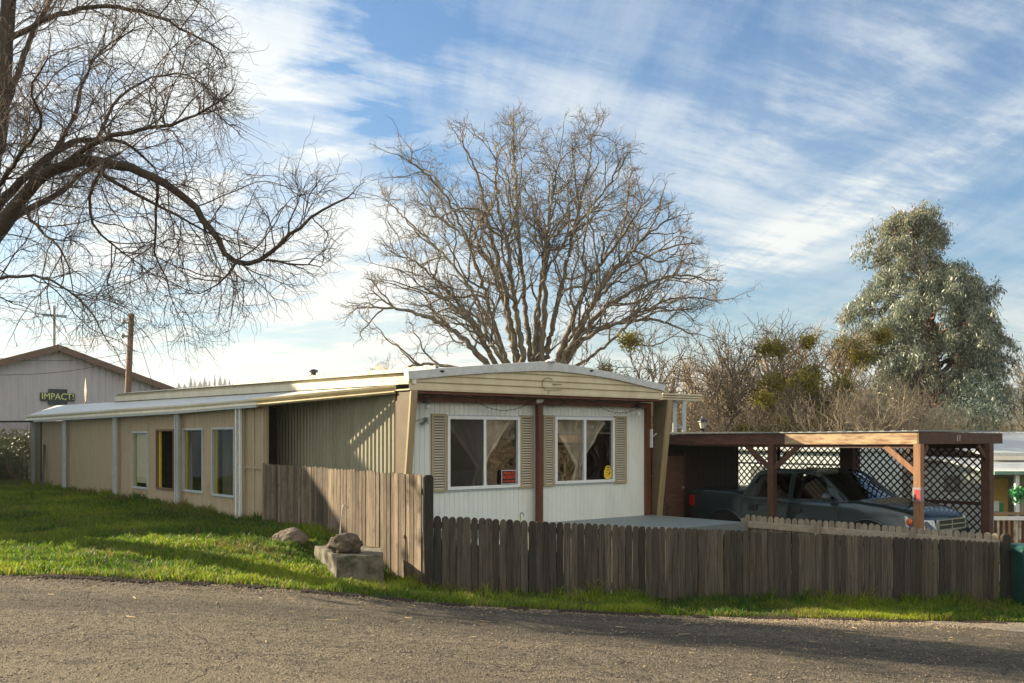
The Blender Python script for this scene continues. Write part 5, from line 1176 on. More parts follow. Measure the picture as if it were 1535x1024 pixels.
# utility pole + wires
pb = W(189.5, 640, 44); pt = W(197, 470, 44); ut = empty('utility_pole', Vector((pb.x, pb.y, -1.4)), 'leaning brown wooden utility pole between the church and the lean-to', 'utility pole')
mb = MB(); d_ = (pt-pb); mb.tube([pb-d_*.4, pb, pt], [.17, .15, .12], 12); build('pole', mb, m_pole, ut, smooth=True)
mb = MB()
for z in (.14, .34): q = pb.lerp(pt, 1-z*.6); mb.tube([q, q+Vector((-.3, 0, .02))], .04, 6); mb.blob(q+Vector((-.33, 0, .05)), .09, .09, .12, 3, .05, 2)
build('insulator', mb, m_grey, ut)
def wire(pts, r, label, sag=.3):
    mb = MB(); P = []
    for a, b_ in zip(pts, pts[1:]):
        for k in range(14): t = k/13; q = a.lerp(b_, t); q.z -= sag*4*t*(1-t); P.append(q)
    mb.tube(P, r, 4); o = build('wire', mb, m_black); tag(o, label, 'wire', 'overhead wires at the utility pole')
wire([W(196, 480, 44), W(-60, 440, 30)], .010, 'upper overhead wire running left from the utility pole')
wire([W(196, 528, 44), W(-60, 530, 30)], .010, 'middle overhead wire running left from the utility pole')
wire([W(196, 537, 44), W(-60, 560, 34)], .010, 'lowest overhead wire running left from the utility pole')
wire([W(198, 478, 44), W(232, 585, 44)], .012, 'steep guy wire going down right from the pole top', 0); wire([W(197, 537, 44), W(217, 600, 44)], .009, 'short slack wire low on the right of the pole', .1)
# diamond finial
p = W(128, 587, 36); mb = MB(); h = 22/F*36; w_ = 6.2/F*36; wv = Vector((.62, -.78, 0))*w_; nv = Vector((.78, .62, 0))*w_*.25
mb.add([p+ZZ*h, p+wv, p-ZZ*h*.95, p-wv, p-nv, p+nv], [(0, 4, 1), (1, 4, 2), (2, 4, 3), (3, 4, 0), (0, 1, 5), (1, 2, 5), (2, 3, 5), (3, 0, 5)])
fn = empty('diamond_finial', Vector((p.x, p.y, -1.5)), 'pale diamond shaped finial rising above the far end of the lean-to roof', 'finial'); build('diamond', mb, mvar('cream_finial', (.8, .72, .55)), fn)
mb = MB(); mb.tube([Vector((p.x, p.y, -1.5)), p-ZZ*h*.7], .035, 8); mb.box(p.x-.1, p.x+.1, p.y-.1, p.y+.1, p.z-h*1.2, p.z-h*1.0); build('pole', mb, mvar('orange_post', (.45, .25, .12)), fn)
# chain link fence, pale pickets, hedge, bare shrub at the far left
LF = Fr((-17.6, 31.0), Vector((.93, -.2, 0)).normalized(), Vector((.2, .93, 0)).normalized())
cl_ = empty('chain_link_fence', LF(0, 0, -1.5), 'dark chain link fence with a top rail behind the far end of the lean-to', 'fence')
mb = MB(); z0, z1 = -1.5, .48
mb.tube([LF(-4, 0, z1), LF(3.2, 0, z1)], .03, 8)
for a in (-3.5, -1.2, 1.2, 3.1): mb.tube([LF(a, 0, z0-.1), LF(a, 0, z1+.05)], .035, 8)
build('frame', mb, m_black, cl_)
mb = MB(); H = z1-z0; L = 7.2; s = -H
while s < L:
    for sg_ in (0, 1):
        a0, za = (s, z0) if s >= 0 else (0, z0-s); a1, zb = (s+H, z1) if s+H <= L else (L, z0+L-s)
        if a1 <= a0: continue
        if sg_: a0, a1 = L-a0, L-a1
        mb.tube([LF(-4+a0, 0, za), LF(-4+a1, 0, zb)], .0045, 3, False)
    s += .085
o = build('mesh_wire', mb, m_black, cl_)
LG = Fr((-18.5, 34.0), LF.u, LF.v)
pf = empty('picket_fence', LG(0, 0, -1.5), 'pale picket fence behind the chain link fence at the far left', 'fence')
mb = MB()
for k in range(50): mb.cr = random.random(); a = -4.5+k*.19; mb.fbox(LG, a, a+.08, 0, .02, -1.45, -.78)
build('pickets', mb, mvar('pale_picket', (.45, .42, .36), rnd=.3), pf); mb = MB(); mb.fbox(LG, -4.5, 5, .025, .05, -1.3, -1.22); mb.fbox(LG, -4.5, 5, .025, .05, -.98, -.90); build('rail', mb, m_fencelt, pf)
# ------------------------------------------------------------------ tree kit
def tubes_np(paths, rads, k):
    """many polylines -> arrays; paths list of (n,3)"""
    Vs = []; Fs = []; off = 0
    cs = np.cos(2*np.pi*np.arange(k)/k); sn = np.sin(2*np.pi*np.arange(k)/k)
    for p, r in zip(paths, rads):
        n = len(p); d = np.gradient(p, axis=0); d /= np.linalg.norm(d, axis=1)[:, None]+1e-9
        a = np.cross(d, [.31, .17, .93]); a /= np.linalg.norm(a, axis=1)[:, None]+1e-9; b_ = np.cross(d, a)
        ring = p[:, None]+(a[:, None]*cs[None, :, None]+b_[:, None]*sn[None, :, None])*np.asarray(r)[:, None, None]
        Vs.append(ring.reshape(-1, 3)); i = np.arange(n-1)[:, None]*k; j = np.arange(k)[None]; jn = (j+1) % k
        Fs.append(np.stack([i+j, i+jn, i+k+jn, i+k+j], -1).reshape(-1, 4)+off); off += n*k
    return np.concatenate(Vs), np.concatenate(Fs)
def smoothp(p, n=3):
    p = np.array(p, float)
    for _ in range(n):
        q = [p[0]]
        for a, b_ in zip(p, p[1:]): q += [a*.75+b_*.25, a*.25+b_*.75]
        q.append(p[-1]); p = np.array(q)
    return p
def resample(p, step, jit=0.):
    p = np.array(p, float); L = np.r_[0, np.cumsum(np.linalg.norm(np.diff(p, axis=0), axis=1))]; n = max(2, int(L[-1]/step)+1); t = np.linspace(0, L[-1], n)
    q = np.stack([np.interp(t, L, p[:, c]) for c in range(3)], 1)
    if jit: q[1:-1] += np.random.randn(n-2, 3)*jit
    return q
def colonize(guides, attr, step, kill, infl, iters, wander=.15, grav=(0, 0, 0), keep=0., ret=False):
    """space colonisation; guides: list of (parent_guide, polyline); returns nodes, parents"""
    nodes = []; par = []; gidx = []
    for gp_, pl_ in guides:
        pl_ = resample(pl_, step, step*.10)
        st = 0
        if gp_ is None: pi = -1
        else:
            q = np.array([nodes[i] for i in gidx[gp_]]); pi = gidx[gp_][int(np.argmin(((q-pl_[0])**2).sum(1)))]; st = 1 if ((nodes[pi]-pl_[0])**2).sum() < step**2 else 0
        ids = []
        for k in range(st, len(pl_)): nodes.append(pl_[k]); par.append(pi); pi = len(nodes)-1; ids.append(pi)
        gidx.append(ids)
    nodes = [np.array(n) for n in nodes]; A = np.array(attr); N = np.array(nodes)
    best = np.full(len(A), 1e9); bi = np.zeros(len(A), int)
    for i in range(0, len(N), 300):
        D = ((A[:, None]-N[None, i:i+300])**2).sum(2); m = D.argmin(1); dm = D[np.arange(len(A)), m]; u_ = dm < best; best[u_] = dm[u_]; bi[u_] = m[u_]+i
    alive = best > kill**2; g = np.array(grav, float)
    nodes = list(N); par = list(par)
    for it in range(iters):
        act = alive & (best < infl**2)
        if not act.any(): break
        ids = bi[act]; dirs = A[act]-np.array(nodes)[ids]; dirs /= np.linalg.norm(dirs, axis=1)[:, None]+1e-9
        uq, inv = np.unique(ids, return_inverse=True); s = np.zeros((len(uq), 3)); np.add.at(s, inv, dirs)
        s /= np.linalg.norm(s, axis=1)[:, None]+1e-9; s += np.random.randn(*s.shape)*wander+g; s /= np.linalg.norm(s, axis=1)[:, None]+1e-9
        NA = np.array(nodes); pq = np.array(par)[uq]; pd = NA[uq]-NA[np.maximum(pq, 0)]; pd /= np.linalg.norm(pd, axis=1)[:, None]+1e-9; s = s+pd*keep; s /= np.linalg.norm(s, axis=1)[:, None]+1e-9; new = NA[uq]+s*step; b0 = len(nodes)
        nodes += list(new); par += list(uq)
        D = np.full(len(A), 1e9); M_ = np.zeros(len(A), int); ai = np.where(alive)[0]
        for i in range(0, len(new), 400):
            d_ = ((A[ai][:, None]-new[None, i:i+400])**2).sum(2); m = d_.argmin(1); dm = d_[np.arange(len(ai)), m]; u_ = dm < D[ai]; D[ai[u_]] = dm[u_]; M_[ai[u_]] = m[u_]+i
        u_ = D < best; best[u_] = D[u_]; bi[u_] = M_[u_]+b0; alive &= best > kill**2
    if ret: return np.array(nodes), np.array(par), gidx
    return np.array(nodes), np.array(par)
def skeleton(nodes, par, tip, expo, rmax, floor=None):
    n = len(nodes); w_ = np.zeros(n); ch = [[] for _ in range(n)]
    for i, p in enumerate(par):
        if p >= 0: ch[p].append(i)
    for i in range(n-1, -1, -1):
        if not ch[i]: w_[i] = tip**expo
        if par[i] >= 0: w_[par[i]] += w_[i]
    r = np.minimum(w_**(1/expo), rmax)
    if floor is not None: r = np.maximum(r, floor)
    paths = []; rads = []
    st = [i for i in range(n) if par[i] < 0]
    stack = [(-1, i) for i in st]
    while stack:
        a, i = stack.pop(); p = [nodes[a]] if a >= 0 else []; q = [r[i]] if a >= 0 else []
        while True:
            p.append(nodes[i]); q.append(r[i]); c = ch[i]
            if not c: break
            c = sorted(c, key=lambda k: -w_[k]);
            for k in c[1:]: stack.append((i, k))
            i = c[0]
        if len(p) > 1: q[-1] *= .6; paths.append(np.array(p)); rads.append(np.array(q))
    tips = [i for i in range(n) if not ch[i]]
    return paths, rads, r, ch, tips
def mesh_tree(root, paths, rads, mat, kbig=8, thr=.05, tw_name='branches', trunk=True, tmat=None):
    big = [i for i in range(len(paths)) if rads[i].max() >= thr]; sm = [i for i in range(len(paths)) if rads[i].max() < thr]
    if big: V_, F_ = tubes_np([paths[i] for i in big], [rads[i] for i in big], kbig); npmesh('trunk' if trunk else 'limbs', V_, F_, 4, tmat or mat, root, smooth=True)
    if sm:
        V_, F_ = tubes_np([paths[i] for i in sm], [rads[i] for i in sm], 3); npmesh(tw_name, V_, F_, 4, mat, root, smooth=True)
def twigs(nodes, par, idx, n, lmin, lmax, r0, droop, up=0., spread=.8, seg=5, curl=.25, along=.6):
    P = []; Rr = []
    for i in idx:
        base = nodes[i]; d0 = nodes[i]-nodes[par[i]] if par[i] >= 0 else np.array([0, 0, 1.]); d0 = d0/(np.linalg.norm(d0)+1e-9)
        for _ in range(n):
            d = d0*along+np.random.randn(3)*spread; d[2] += up; d /= np.linalg.norm(d); L = random.uniform(lmin, lmax); st = L/seg; p = [base]; c = np.random.randn(3)*curl; m = seg
            for k in range(m):
                d = d+c*.35+np.random.randn(3)*.12+np.array([0, 0, -droop]); d /= np.linalg.norm(d); p.append(p[-1]+d*st)
            P.append(np.array(p)); Rr.append(np.linspace(r0, r0*.45, len(p)))
    return P, Rr

def pxy(p): return CX+F*p[0]/p[1], HZ-F*p[2]/p[1]
def grow(guides, levels, poly=None, center=None, seed=0, jit=.03):
    """guides: (polyline, r0, r1). levels: dicts n (per metre), len, ang, wob, t0/t1 tropism at start/end, r, seg, out. Children spring along each branch."""
    rng = np.random.RandomState(seed); P = []; Rr = []; cur = []
    P_ = np.array(poly, float) if poly is not None else None
    for pl_, r0, r1 in guides:
        q = resample(pl_, .18, jit); r = np.linspace(r0, r1, len(q)); P.append(q); Rr.append(r); cur.append((q, r))
    for li, lv in enumerate(levels):
        nxt = []
        for q, r in cur:
            L = len(q); st = max(1e-3, np.linalg.norm(q[1]-q[0])); tot = st*(L-1); cnt = rng.poisson(lv['n']*tot*(1-lv.get('f0', .2)))+lv.get('tip', 2)
            for c in range(cnt):
                f = 1. if c < lv.get('tip', 2) else lv.get('f0', .2)+(1-lv.get('f0', .2))*rng.rand()
                i = min(L-2, int(f*(L-1))); fr_ = f*(L-1)-i; p = q[i]+(q[i+1]-q[i])*min(1, fr_); d = q[i+1]-q[i]; d /= np.linalg.norm(d)+1e-9
                a = math.radians(rng.uniform(*lv['ang']))*(.5 if c < lv.get('tip', 2) else 1); sd = rng.randn(3); sd -= d*sd.dot(d); sd /= np.linalg.norm(sd)+1e-9
                if center is not None and lv.get('out', 0):
                    ow = p-center; ow /= np.linalg.norm(ow); sd += lv['out']*(ow-d*ow.dot(d)); sd /= np.linalg.norm(sd)
                d = d*math.cos(a)+sd*math.sin(a); ln = rng.uniform(*lv['len'])*(1.1-.45*f); n = lv['seg']; stp = ln/n; pts = [p]; t0 = np.array(lv['t0']); t1 = np.array(lv['t1'])
                cv = rng.randn(3)*lv.get('curl', 0)
                for k in range(n):
                    d = d+rng.randn(3)*lv['wob']+t0*(1-k/n)+t1*(k/n)+cv
                    if center is not None and lv.get('pull', 0): ow = pts[-1]-center; d = d+ow/np.linalg.norm(ow)*lv['pull']
                    d /= np.linalg.norm(d); nw = pts[-1]+d*stp
                    if P_ is not None and k > 0:
                        x, y = pxy(nw)
                        if not inpoly(np.array([x]), np.array([y]), poly)[0] and rng.rand() < lv.get('cut', .6): break
                    pts.append(nw)
                if len(pts) < 2: continue
                pts = np.array(pts); rr0 = min(r[i]*.75, lv['r'][0]); rr = np.linspace(rr0, max(lv['r'][1], rr0*.45) if rr0 > lv['r'][1] else rr0*.8, len(pts)); P.append(pts); Rr.append(rr); nxt.append((pts, rr))
        cur = nxt
    return P, Rr

# ------------------------------------------------------------------ the oak behind the home
D_ = 38.0; OB = W(797, 545, D_); OB.z = -3.8
oak = empty('oak_tree', OB, 'large bare winter oak with many fanned limbs rising behind the home', 'tree')
def g3(pts, d0, d1): 
    n = len(pts); return smoothp([np.array(W(px, py, d0+(d1-d0)*i/(n-1))[:]) for i, (px, py) in enumerate(pts)], 2)
base = W(798, 585, D_)
gd = [(smoothp([OB[:], W(798, 620, D_)[:], W(796, 582, D_)[:], W(797, 560, D_)[:]], 1), .55, .42)]
limbs = [[(796, 575), (772, 530), (757, 460), (742, 400), (712, 370), (680, 340), (650, 320)], [(797, 570), (768, 500), (752, 410), (735, 350), (726, 300), (712, 250), (694, 215)],
 [(797, 570), (795, 520), (787, 460), (783, 400), (776, 340), (774, 280), (770, 220), (770, 195)], [(797, 568), (812, 520), (818, 460), (815, 400), (822, 340), (828, 280), (840, 240)],
 [(797, 570), (822, 520), (832, 470), (848, 400), (862, 340), (872, 290), (884, 250), (888, 205)], [(797, 572), (838, 545), (868, 500), (896, 440), (925, 400), (960, 360), (1000, 330)],
 [(797, 575), (840, 540), (880, 490), (920, 450), (970, 425), (1020, 410), (1062, 420)], [(797, 578), (835, 560), (880, 500), (940, 480), (990, 478), (1035, 500)],
 [(796, 578), (740, 560), (700, 510), (650, 478), (600, 462), (560, 460), (535, 462)], [(796, 576), (745, 550), (720, 505), (690, 462), (650, 440), (625, 425)], [(796, 580), (735, 575), (680, 548), (620, 545), (585, 560)],
 [(797, 570), (778, 480), (766, 430), (762, 370), (742, 300), (745, 240)], [(797, 570), (806, 500), (808, 430), (820, 380), (845, 330), (870, 330), (905, 300)], [(797, 572), (850, 500), (880, 420), (930, 360), (960, 310)],
 [(797, 576), (750, 520), (712, 440), (670, 385), (620, 340), (590, 310)], [(797, 576), (745, 500), (715, 400), (680, 310), (640, 260), (618, 245)], [(797, 572), (845, 520), (885, 460), (940, 400), (1000, 370), (1040, 365)], [(797, 576), (770, 560), (700, 470), (640, 400), (600, 385)], [(797, 576), (850, 555), (910, 520), (980, 450), (1040, 445), (1070, 450)], [(797, 572), (800, 460), (830, 380), (905, 290), (935, 240)]]
random.seed(3)
for i, l in enumerate(limbs):
    l = [(797, 650)]+l[1:]
    dd = (-1) ** i*random.uniform(.5, 4.2); gd.append((g3(l, D_, D_+dd), random.uniform(.14, .185) if i < 14 else random.uniform(.08, .11), .028))
crown = [(525, 470), (560, 425), (590, 400), (578, 370), (572, 320), (575, 270), (600, 235), (650, 215), (672, 190), (710, 192), (735, 215), (745, 190), (768, 176), (800, 185), (830, 200), (858, 215), (870, 180), (900, 172), (920, 200), (940, 250), (965, 290), (1000, 305), (1020, 340), (1050, 375), (1080, 440), (1050, 480), (1040, 515), (985, 520), (900, 540), (700, 565), (560, 560), (590, 520), (540, 500)]
oc = np.array(OB[:])+np.array([0, 0, 2.5])
lv = [dict(n=1.35, len=(1.4, 4.2), ang=(24, 58), wob=.20, t0=(0, 0, .0), t1=(0, 0, .0), r=(.048, .013), seg=15, out=.7, pull=.07, f0=.40, tip=3, cut=.4),
      dict(n=2.3, len=(.7, 1.9), ang=(28, 65), wob=.26, t0=(0, 0, .0), t1=(0, 0, .02), r=(.019, .009), seg=10, out=.4, pull=.05, f0=.15, tip=2, cut=.45),
      dict(n=3.2, len=(.28, .85), ang=(30, 65), wob=.32, t0=(0, 0, .0), t1=(0, 0, .05), r=(.0098, .0065), seg=6, out=.3, f0=.12, tip=2, cut=.3),
      dict(n=3.2, len=(.12, .32), ang=(30, 60), wob=.34, t0=(0, 0, .02), t1=(0, 0, .05), r=(.0066, .0052), seg=3, f0=.1, tip=1, cut=.0)]
P, Rr = grow(gd, lv, crown, oc, 12)
mesh_tree(oak, P, Rr, m_barkoak, 8, .032); print('oak', len(P))

# ------------------------------------------------------------------ the near drooping tree at upper left
DW = 14.0; WB = Vector((-8.15, 14.4, G(-8.15, 14.4)-.1))
wil = empty('weeping_tree', WB, 'dark gnarled bare tree with long drooping twigs entering from the upper left', 'tree')
def w3(pts, dz=None): return smoothp([np.array(W(*q)[:]) for q in pts], 2)
wl = [(smoothp([WB[:], (-8.15, 14.4, .2), W(-48, 470, 14.4)[:], W(-32, 370, 14.3)[:], W(-20, 310, 14.2)[:]], 2), .30, .19),
 (w3([(-30, 400, 14.3), (5, 330, 14), (60, 265, 13.8), (120, 238, 13.5), (175, 245, 13.3), (220, 262, 13.2), (262, 283, 13.2), (300, 318, 13.2), (330, 370, 13.2), (352, 396, 13.2), (388, 395, 13.1), (425, 365, 13.0), (470, 320, 13.0), (520, 297, 13.0)]), .105, .012),
 (w3([(-20, 330, 14.2), (30, 270, 14.2), (80, 225, 14.4), (130, 205, 14.6), (190, 210, 14.8), (230, 250, 15)]), .07, .015),
 (w3([(100, 245, 13.6), (140, 210, 13.2), (200, 195, 12.8), (260, 190, 12.5), (310, 165, 12.4), (345, 140, 12.3)]), .045, .008),
 (w3([(-20, 310, 14.2), (-4, 200, 14.2), (6, 100, 14.2), (12, 0, 14.2), (30, -120, 14.2)]), .15, .08),
 (w3([(-15, 310, 14.2), (-5, 230, 14.6), (20, 120, 15), (60, 20, 15.4), (120, -60, 15.8)]), .06, .03),
 (w3([(10, 60, 14.2), (80, 22, 13.8), (160, 5, 13.4), (230, 20, 13.1), (290, 50, 12.9), (330, 75, 12.8)]), .045, .01),
 (w3([(12, 10, 14.2), (60, -60, 13.6), (140, -70, 13), (220, -50, 12.6), (300, -10, 12.4)]), .05, .012),
 (w3([(-30, 400, 14.3), (20, 320, 14.8), (80, 300, 15.2), (130, 250, 15.6), (180, 230, 16)]), .07, .02),
 (w3([(236, 272, 13.2), (235, 330, 13.4), (228, 380, 13.6), (250, 420, 13.7), (262, 460, 13.8)]), .022, .006),
 (w3([(160, 245, 13.4), (130, 300, 13.6), (145, 350, 13.8), (180, 375, 14), (215, 400, 14)]), .028, .007),
 (w3([(120, 240, 13.6), (190, 285, 14.6), (260, 320, 15), (310, 350, 15.2), (370, 370, 15.3)]), .035, .008),
 (w3([(352, 396, 13.2), (340, 420, 13.0), (300, 440, 12.9)]), .02, .006), (w3([(400, 390, 13.1), (440, 395, 12.8), (480, 400, 12.6)]), .018, .006), (w3([(425, 365, 13.0), (440, 320, 13.3), (450, 285, 13.5)]), .016, .005),
 (w3([(-40, 430, 14.3), (40, 408, 13.8), (90, 425, 13.5), (135, 462, 13.3), (160, 510, 13.2)]), .028, .006),
 (w3([(-15, 300, 14.2), (30, 230, 13), (70, 180, 12.4), (40, 140, 12), (70, 90, 11.8)]), .04, .01),
 (w3([(60, 265, 13.8), (110, 180, 13.9), (125, 120, 14.1), (150, 70, 14.2), (200, 45, 14.3)]), .035, .008),
 (w3([(130, 240, 13.5), (170, 150, 14.4), (230, 110, 14.6), (290, 110, 14.8), (330, 150, 14.9)]), .03, .007),
 (w3([(30, 300, 14), (60, 350, 13.2), (100, 380, 12.9), (110, 440, 12.8)]), .03, .006),
 (w3([(-60, 430, 14.4), (-140, 300, 14.8), (-200, 180, 15), (-260, 60, 15)]), .1, .04), (w3([(-40, 380, 14.4), (-120, 380, 15.5), (-220, 330, 16.5)]), .07, .03)]
wp = [(-330, -200), (320, -140), (300, -20), (345, 75), (335, 130), (372, 235), (392, 265), (450, 250), (540, 285), (510, 350), (480, 410), (420, 460), (340, 490), (290, 530), (190, 520), (60, 500), (-40, 530), (-330, 430)]
lv = [dict(n=5.6, len=(.7, 2.2), ang=(25, 75), wob=.17, t0=(0, 0, .09), t1=(0, 0, -.20), r=(.011, .0038), seg=13, f0=.12, tip=2, cut=.5),
      dict(n=7.0, len=(.3, 1.0), ang=(25, 70), wob=.22, t0=(0, 0, .04), t1=(0, 0, -.16), r=(.0045, .0025), seg=9, f0=.1, tip=1, cut=.3, curl=.04),
      dict(n=5.5, len=(.12, .42), ang=(25, 75), wob=.26, t0=(0, 0, .0), t1=(0, 0, -.04), r=(.0026, .0019), seg=5, f0=.1, tip=1, cut=.0, curl=.10)]
P, Rr = grow(wl, lv, wp, None, 4, jit=.012)
mesh_tree(wil, P, Rr, m_twig, 9, .012, tmat=m_barkdk); print('willow', len(P))

# ------------------------------------------------------------------ eucalyptus
DE = 46.0; EB = W(1386, 600, DE); EB.z = G(EB.x, EB.y)-.2
euc = empty('eucalyptus_tree', EB, 'tall silvery green eucalyptus with drooping leaves right of the carport', 'tree')
ep = [(1258, 470), (1262, 430), (1285, 400), (1275, 375), (1290, 350), (1312, 335), (1335, 322), (1360, 312), (1398, 316), (1412, 345), (1425, 368), (1440, 400), (1465, 425), (1460, 455), (1490, 495), (1480, 515), (1455, 525), (1470, 580), (1500, 620), (1505, 650), (1430, 655), (1380, 600), (1330, 560), (1280, 545), (1262, 520)]
def ehalf(y): return float(np.interp(y, [315, 380, 450, 520, 650], [.9, 2.2, 3.2, 3.4, 3.0]))
gd = [(smoothp([EB[:], W(1405, 560, DE)[:], W(1402, 500, DE)[:], W(1390, 440, DE)[:], W(1372, 380, DE)[:], W(1366, 330, DE)[:]], 2), .24, .03)]
rng = np.random.RandomState(8); tr_ = resample(gd[0][0], .1); 
prof = [(316, 18), (345, 38), (380, 66), (430, 92), (470, 104), (510, 114), (560, 112), (600, 104), (690, 90)]
boughs = []
k_ = 0
while k_ < 185:
    y0 = rng.uniform(330, 690) if k_ < 135 else rng.uniform(520, 680); z_ = zat(y0, Vector((0, DE, 0))); p0 = tr_[int(np.argmin(np.abs(tr_[:, 2]-z_)))]; az_ = k_*2.4+rng.uniform(-.4, .4)
    R_ = float(np.interp(y0-18, [q[0] for q in prof], [q[1] for q in prof]))/F*DE*rng.uniform(.72, 1.12)
    R_ *= .70 if math.cos(az_) > .3 else (1.08 if math.cos(az_) < -.3 else 1)
    if y0 > 560 and math.cos(az_) < -.2: R_ *= .6
    dx_ = np.array([math.cos(az_), math.sin(az_), 0]); rise = rng.uniform(.15, .6)*min(R_, 2.2)
    boughs.append((smoothp([p0, p0+dx_*R_*.35+[0, 0, rise*.7], p0+dx_*R_*.75+[0, 0, rise], p0+dx_*R_+[0, 0, rise*.6]], 2), .05, .012)); k_ += 1
lv = [dict(n=2.0, len=(.5, 1.2), ang=(25, 60), wob=.15, t0=(0, 0, .06), t1=(0, 0, -.25), r=(.02, .008), seg=8, f0=.35, tip=2),
      dict(n=3.0, len=(.3, .8), ang=(25, 70), wob=.15, t0=(0, 0, -.1), t1=(0, 0, -.5), r=(.009, .006), seg=5, f0=.2, tip=1)]
P, Rr = grow(gd, [], None, None, 1); P2, R2 = grow(boughs, lv, None, None, 9)
mesh_tree(euc, P+P2, Rr+R2, m_barkred, 8, .03)
lc = np.concatenate([q[1:] for q in P2[len(boughs):]]); keep_ = rng.rand(len(lc)) < .8; lc = lc[keep_]
print('euc', len(P2), len(lc))
m_euc = mleaf('eucalyptus_leaf', (.07, .10, .068), (.42, .46, .34), .25, .4, .6)
def leaves(root, centers, per, sd, ln, wd_, mat, droop=.6, name='leaves', seedcol=None, tilt=1.):
    n = len(centers)*per; c = np.repeat(centers, per, 0)+np.random.randn(n, 3)*sd
    d = np.random.randn(n, 3)*.6*tilt; d[:, 2] -= droop; d /= np.linalg.norm(d, axis=1)[:, None]; s = np.cross(d, np.random.randn(n, 3)); s /= np.linalg.norm(s, axis=1)[:, None]
    L = (ln*(.6+.8*np.random.rand(n)))[:, None]; w_ = (wd_*(.7+.6*np.random.rand(n)))[:, None]
    V_ = np.stack([c, c+d*L*.45+s*w_, c+d*L, c+d*L*.45-s*w_], 1).reshape(-1, 3)
    col = np.clip(.45+.28*np.random.randn(n)+.35*np.repeat((seedcol if seedcol is not None else np.random.rand(len(centers)))-.5, per), 0, 1)
    return npmesh(name, V_, np.arange(n*4).reshape(-1, 4), 4, mat, root, rnd=np.repeat(col, 4))
sc_ = np.array([.5+.5*mnoise.noise(Vector(c)*1.1) for c in lc])
leaves(euc, lc, 9, np.array([.10, .10, .12]), .20, .023, m_euc, 1.1, seedcol=sc_)
top = lc[(lc[:, 2] > W(0, 400, DE).z) & (rng.rand(len(lc)) < .5)]
m_eucb = mleaf('eucalyptus_new_leaf', (.26, .18, .09), (.48, .38, .22), .2, .5, .4); leaves(euc, top, 4, .18, .16, .018, m_eucb, .5, name='new_leaves')

# ------------------------------------------------------------------ bare trees and brush beyond the carport
def bare(name, loc, H, wdt, n, label, mat, group=None, seed=0, lean=0., trunks=1, tip=.010, cat='tree', twn=2, step=.22, base=.25, mist=0):
    np.random.seed(seed); random.seed(seed); loc = Vector(loc); root = empty(name, loc, label, cat, group)
    g_ = []; rt = .012*H*1.6/max(1, trunks**.5); lo = np.array(loc[:])
    for k in range(trunks):
        t = 2*math.pi*k/trunks+seed; dx_ = np.array([math.cos(t), math.sin(t), 0]); sp_ = 0 if trunks == 1 else wdt*.16
        g_.append((smoothp([lo-[0, 0, .2], lo+dx_*sp_*.3+[0, 0, H*.18], lo+dx_*sp_*.8+[lean*.5+random.uniform(-.2, .2), 0, H*.42], lo+dx_*sp_*1.5+[lean+random.uniform(-.3, .3), random.uniform(-.3, .3), H*.78]], 2), rt, rt*.35))
    q = wdt/2; k_ = n/1200
    lv = [dict(n=2.4*k_+.8/trunks**.5, len=(q*.55, q*1.05), ang=(28, 62), wob=.17, t0=(0, 0, .05), t1=(0, 0, .10), r=(rt*.5, tip*1.6), seg=10, f0=base, tip=2),
          dict(n=3.0, len=(q*.25, q*.6), ang=(25, 60), wob=.22, t0=(0, 0, .05), t1=(0, 0, .08), r=(tip*2, tip*1.2), seg=8, f0=.15, tip=2),
          dict(n=3.6, len=(q*.1, q*.32), ang=(25, 60), wob=.26, t0=(0, 0, .05), t1=(0, 0, .05), r=(tip*1.15, tip*.85), seg=5, f0=.1, tip=1)]
    P, Rr = grow(g_, lv, None, None, seed); print(label, len(P)); mesh_tree(root, P, Rr, mat, 6, .035)
    nodes = np.concatenate(P); r_ = np.concatenate(Rr)
    if mist:
        pick = [i for i in range(len(nodes)) if nodes[i][2] > loc.z+H*.5 and r_[i] < .05]; random.shuffle(pick); cs = []
        for i in pick:
            if all(np.linalg.norm(nodes[i]-c) > .62 for c in cs): cs.append(nodes[i])
            if len(cs) >= mist: break
        for c in cs:
            rr = random.uniform(.22, .52); cc = c+np.random.randn(60, 3)*rr*np.array([.48, .48, .36]); leaves(root, cc, 16, .09, .10, .022, m_mist, .1, name='mistletoe', tilt=1.5)
    return root
m_mist = mleaf('mistletoe_leaf', (.13, .12, .010), (.32, .27, .03), .3)
def at(px, d): x = (px-CX)/F*d; return (x, d, G(x, d))
def hh(py, d, loc): return (HZ-py)/F*d-loc[2]
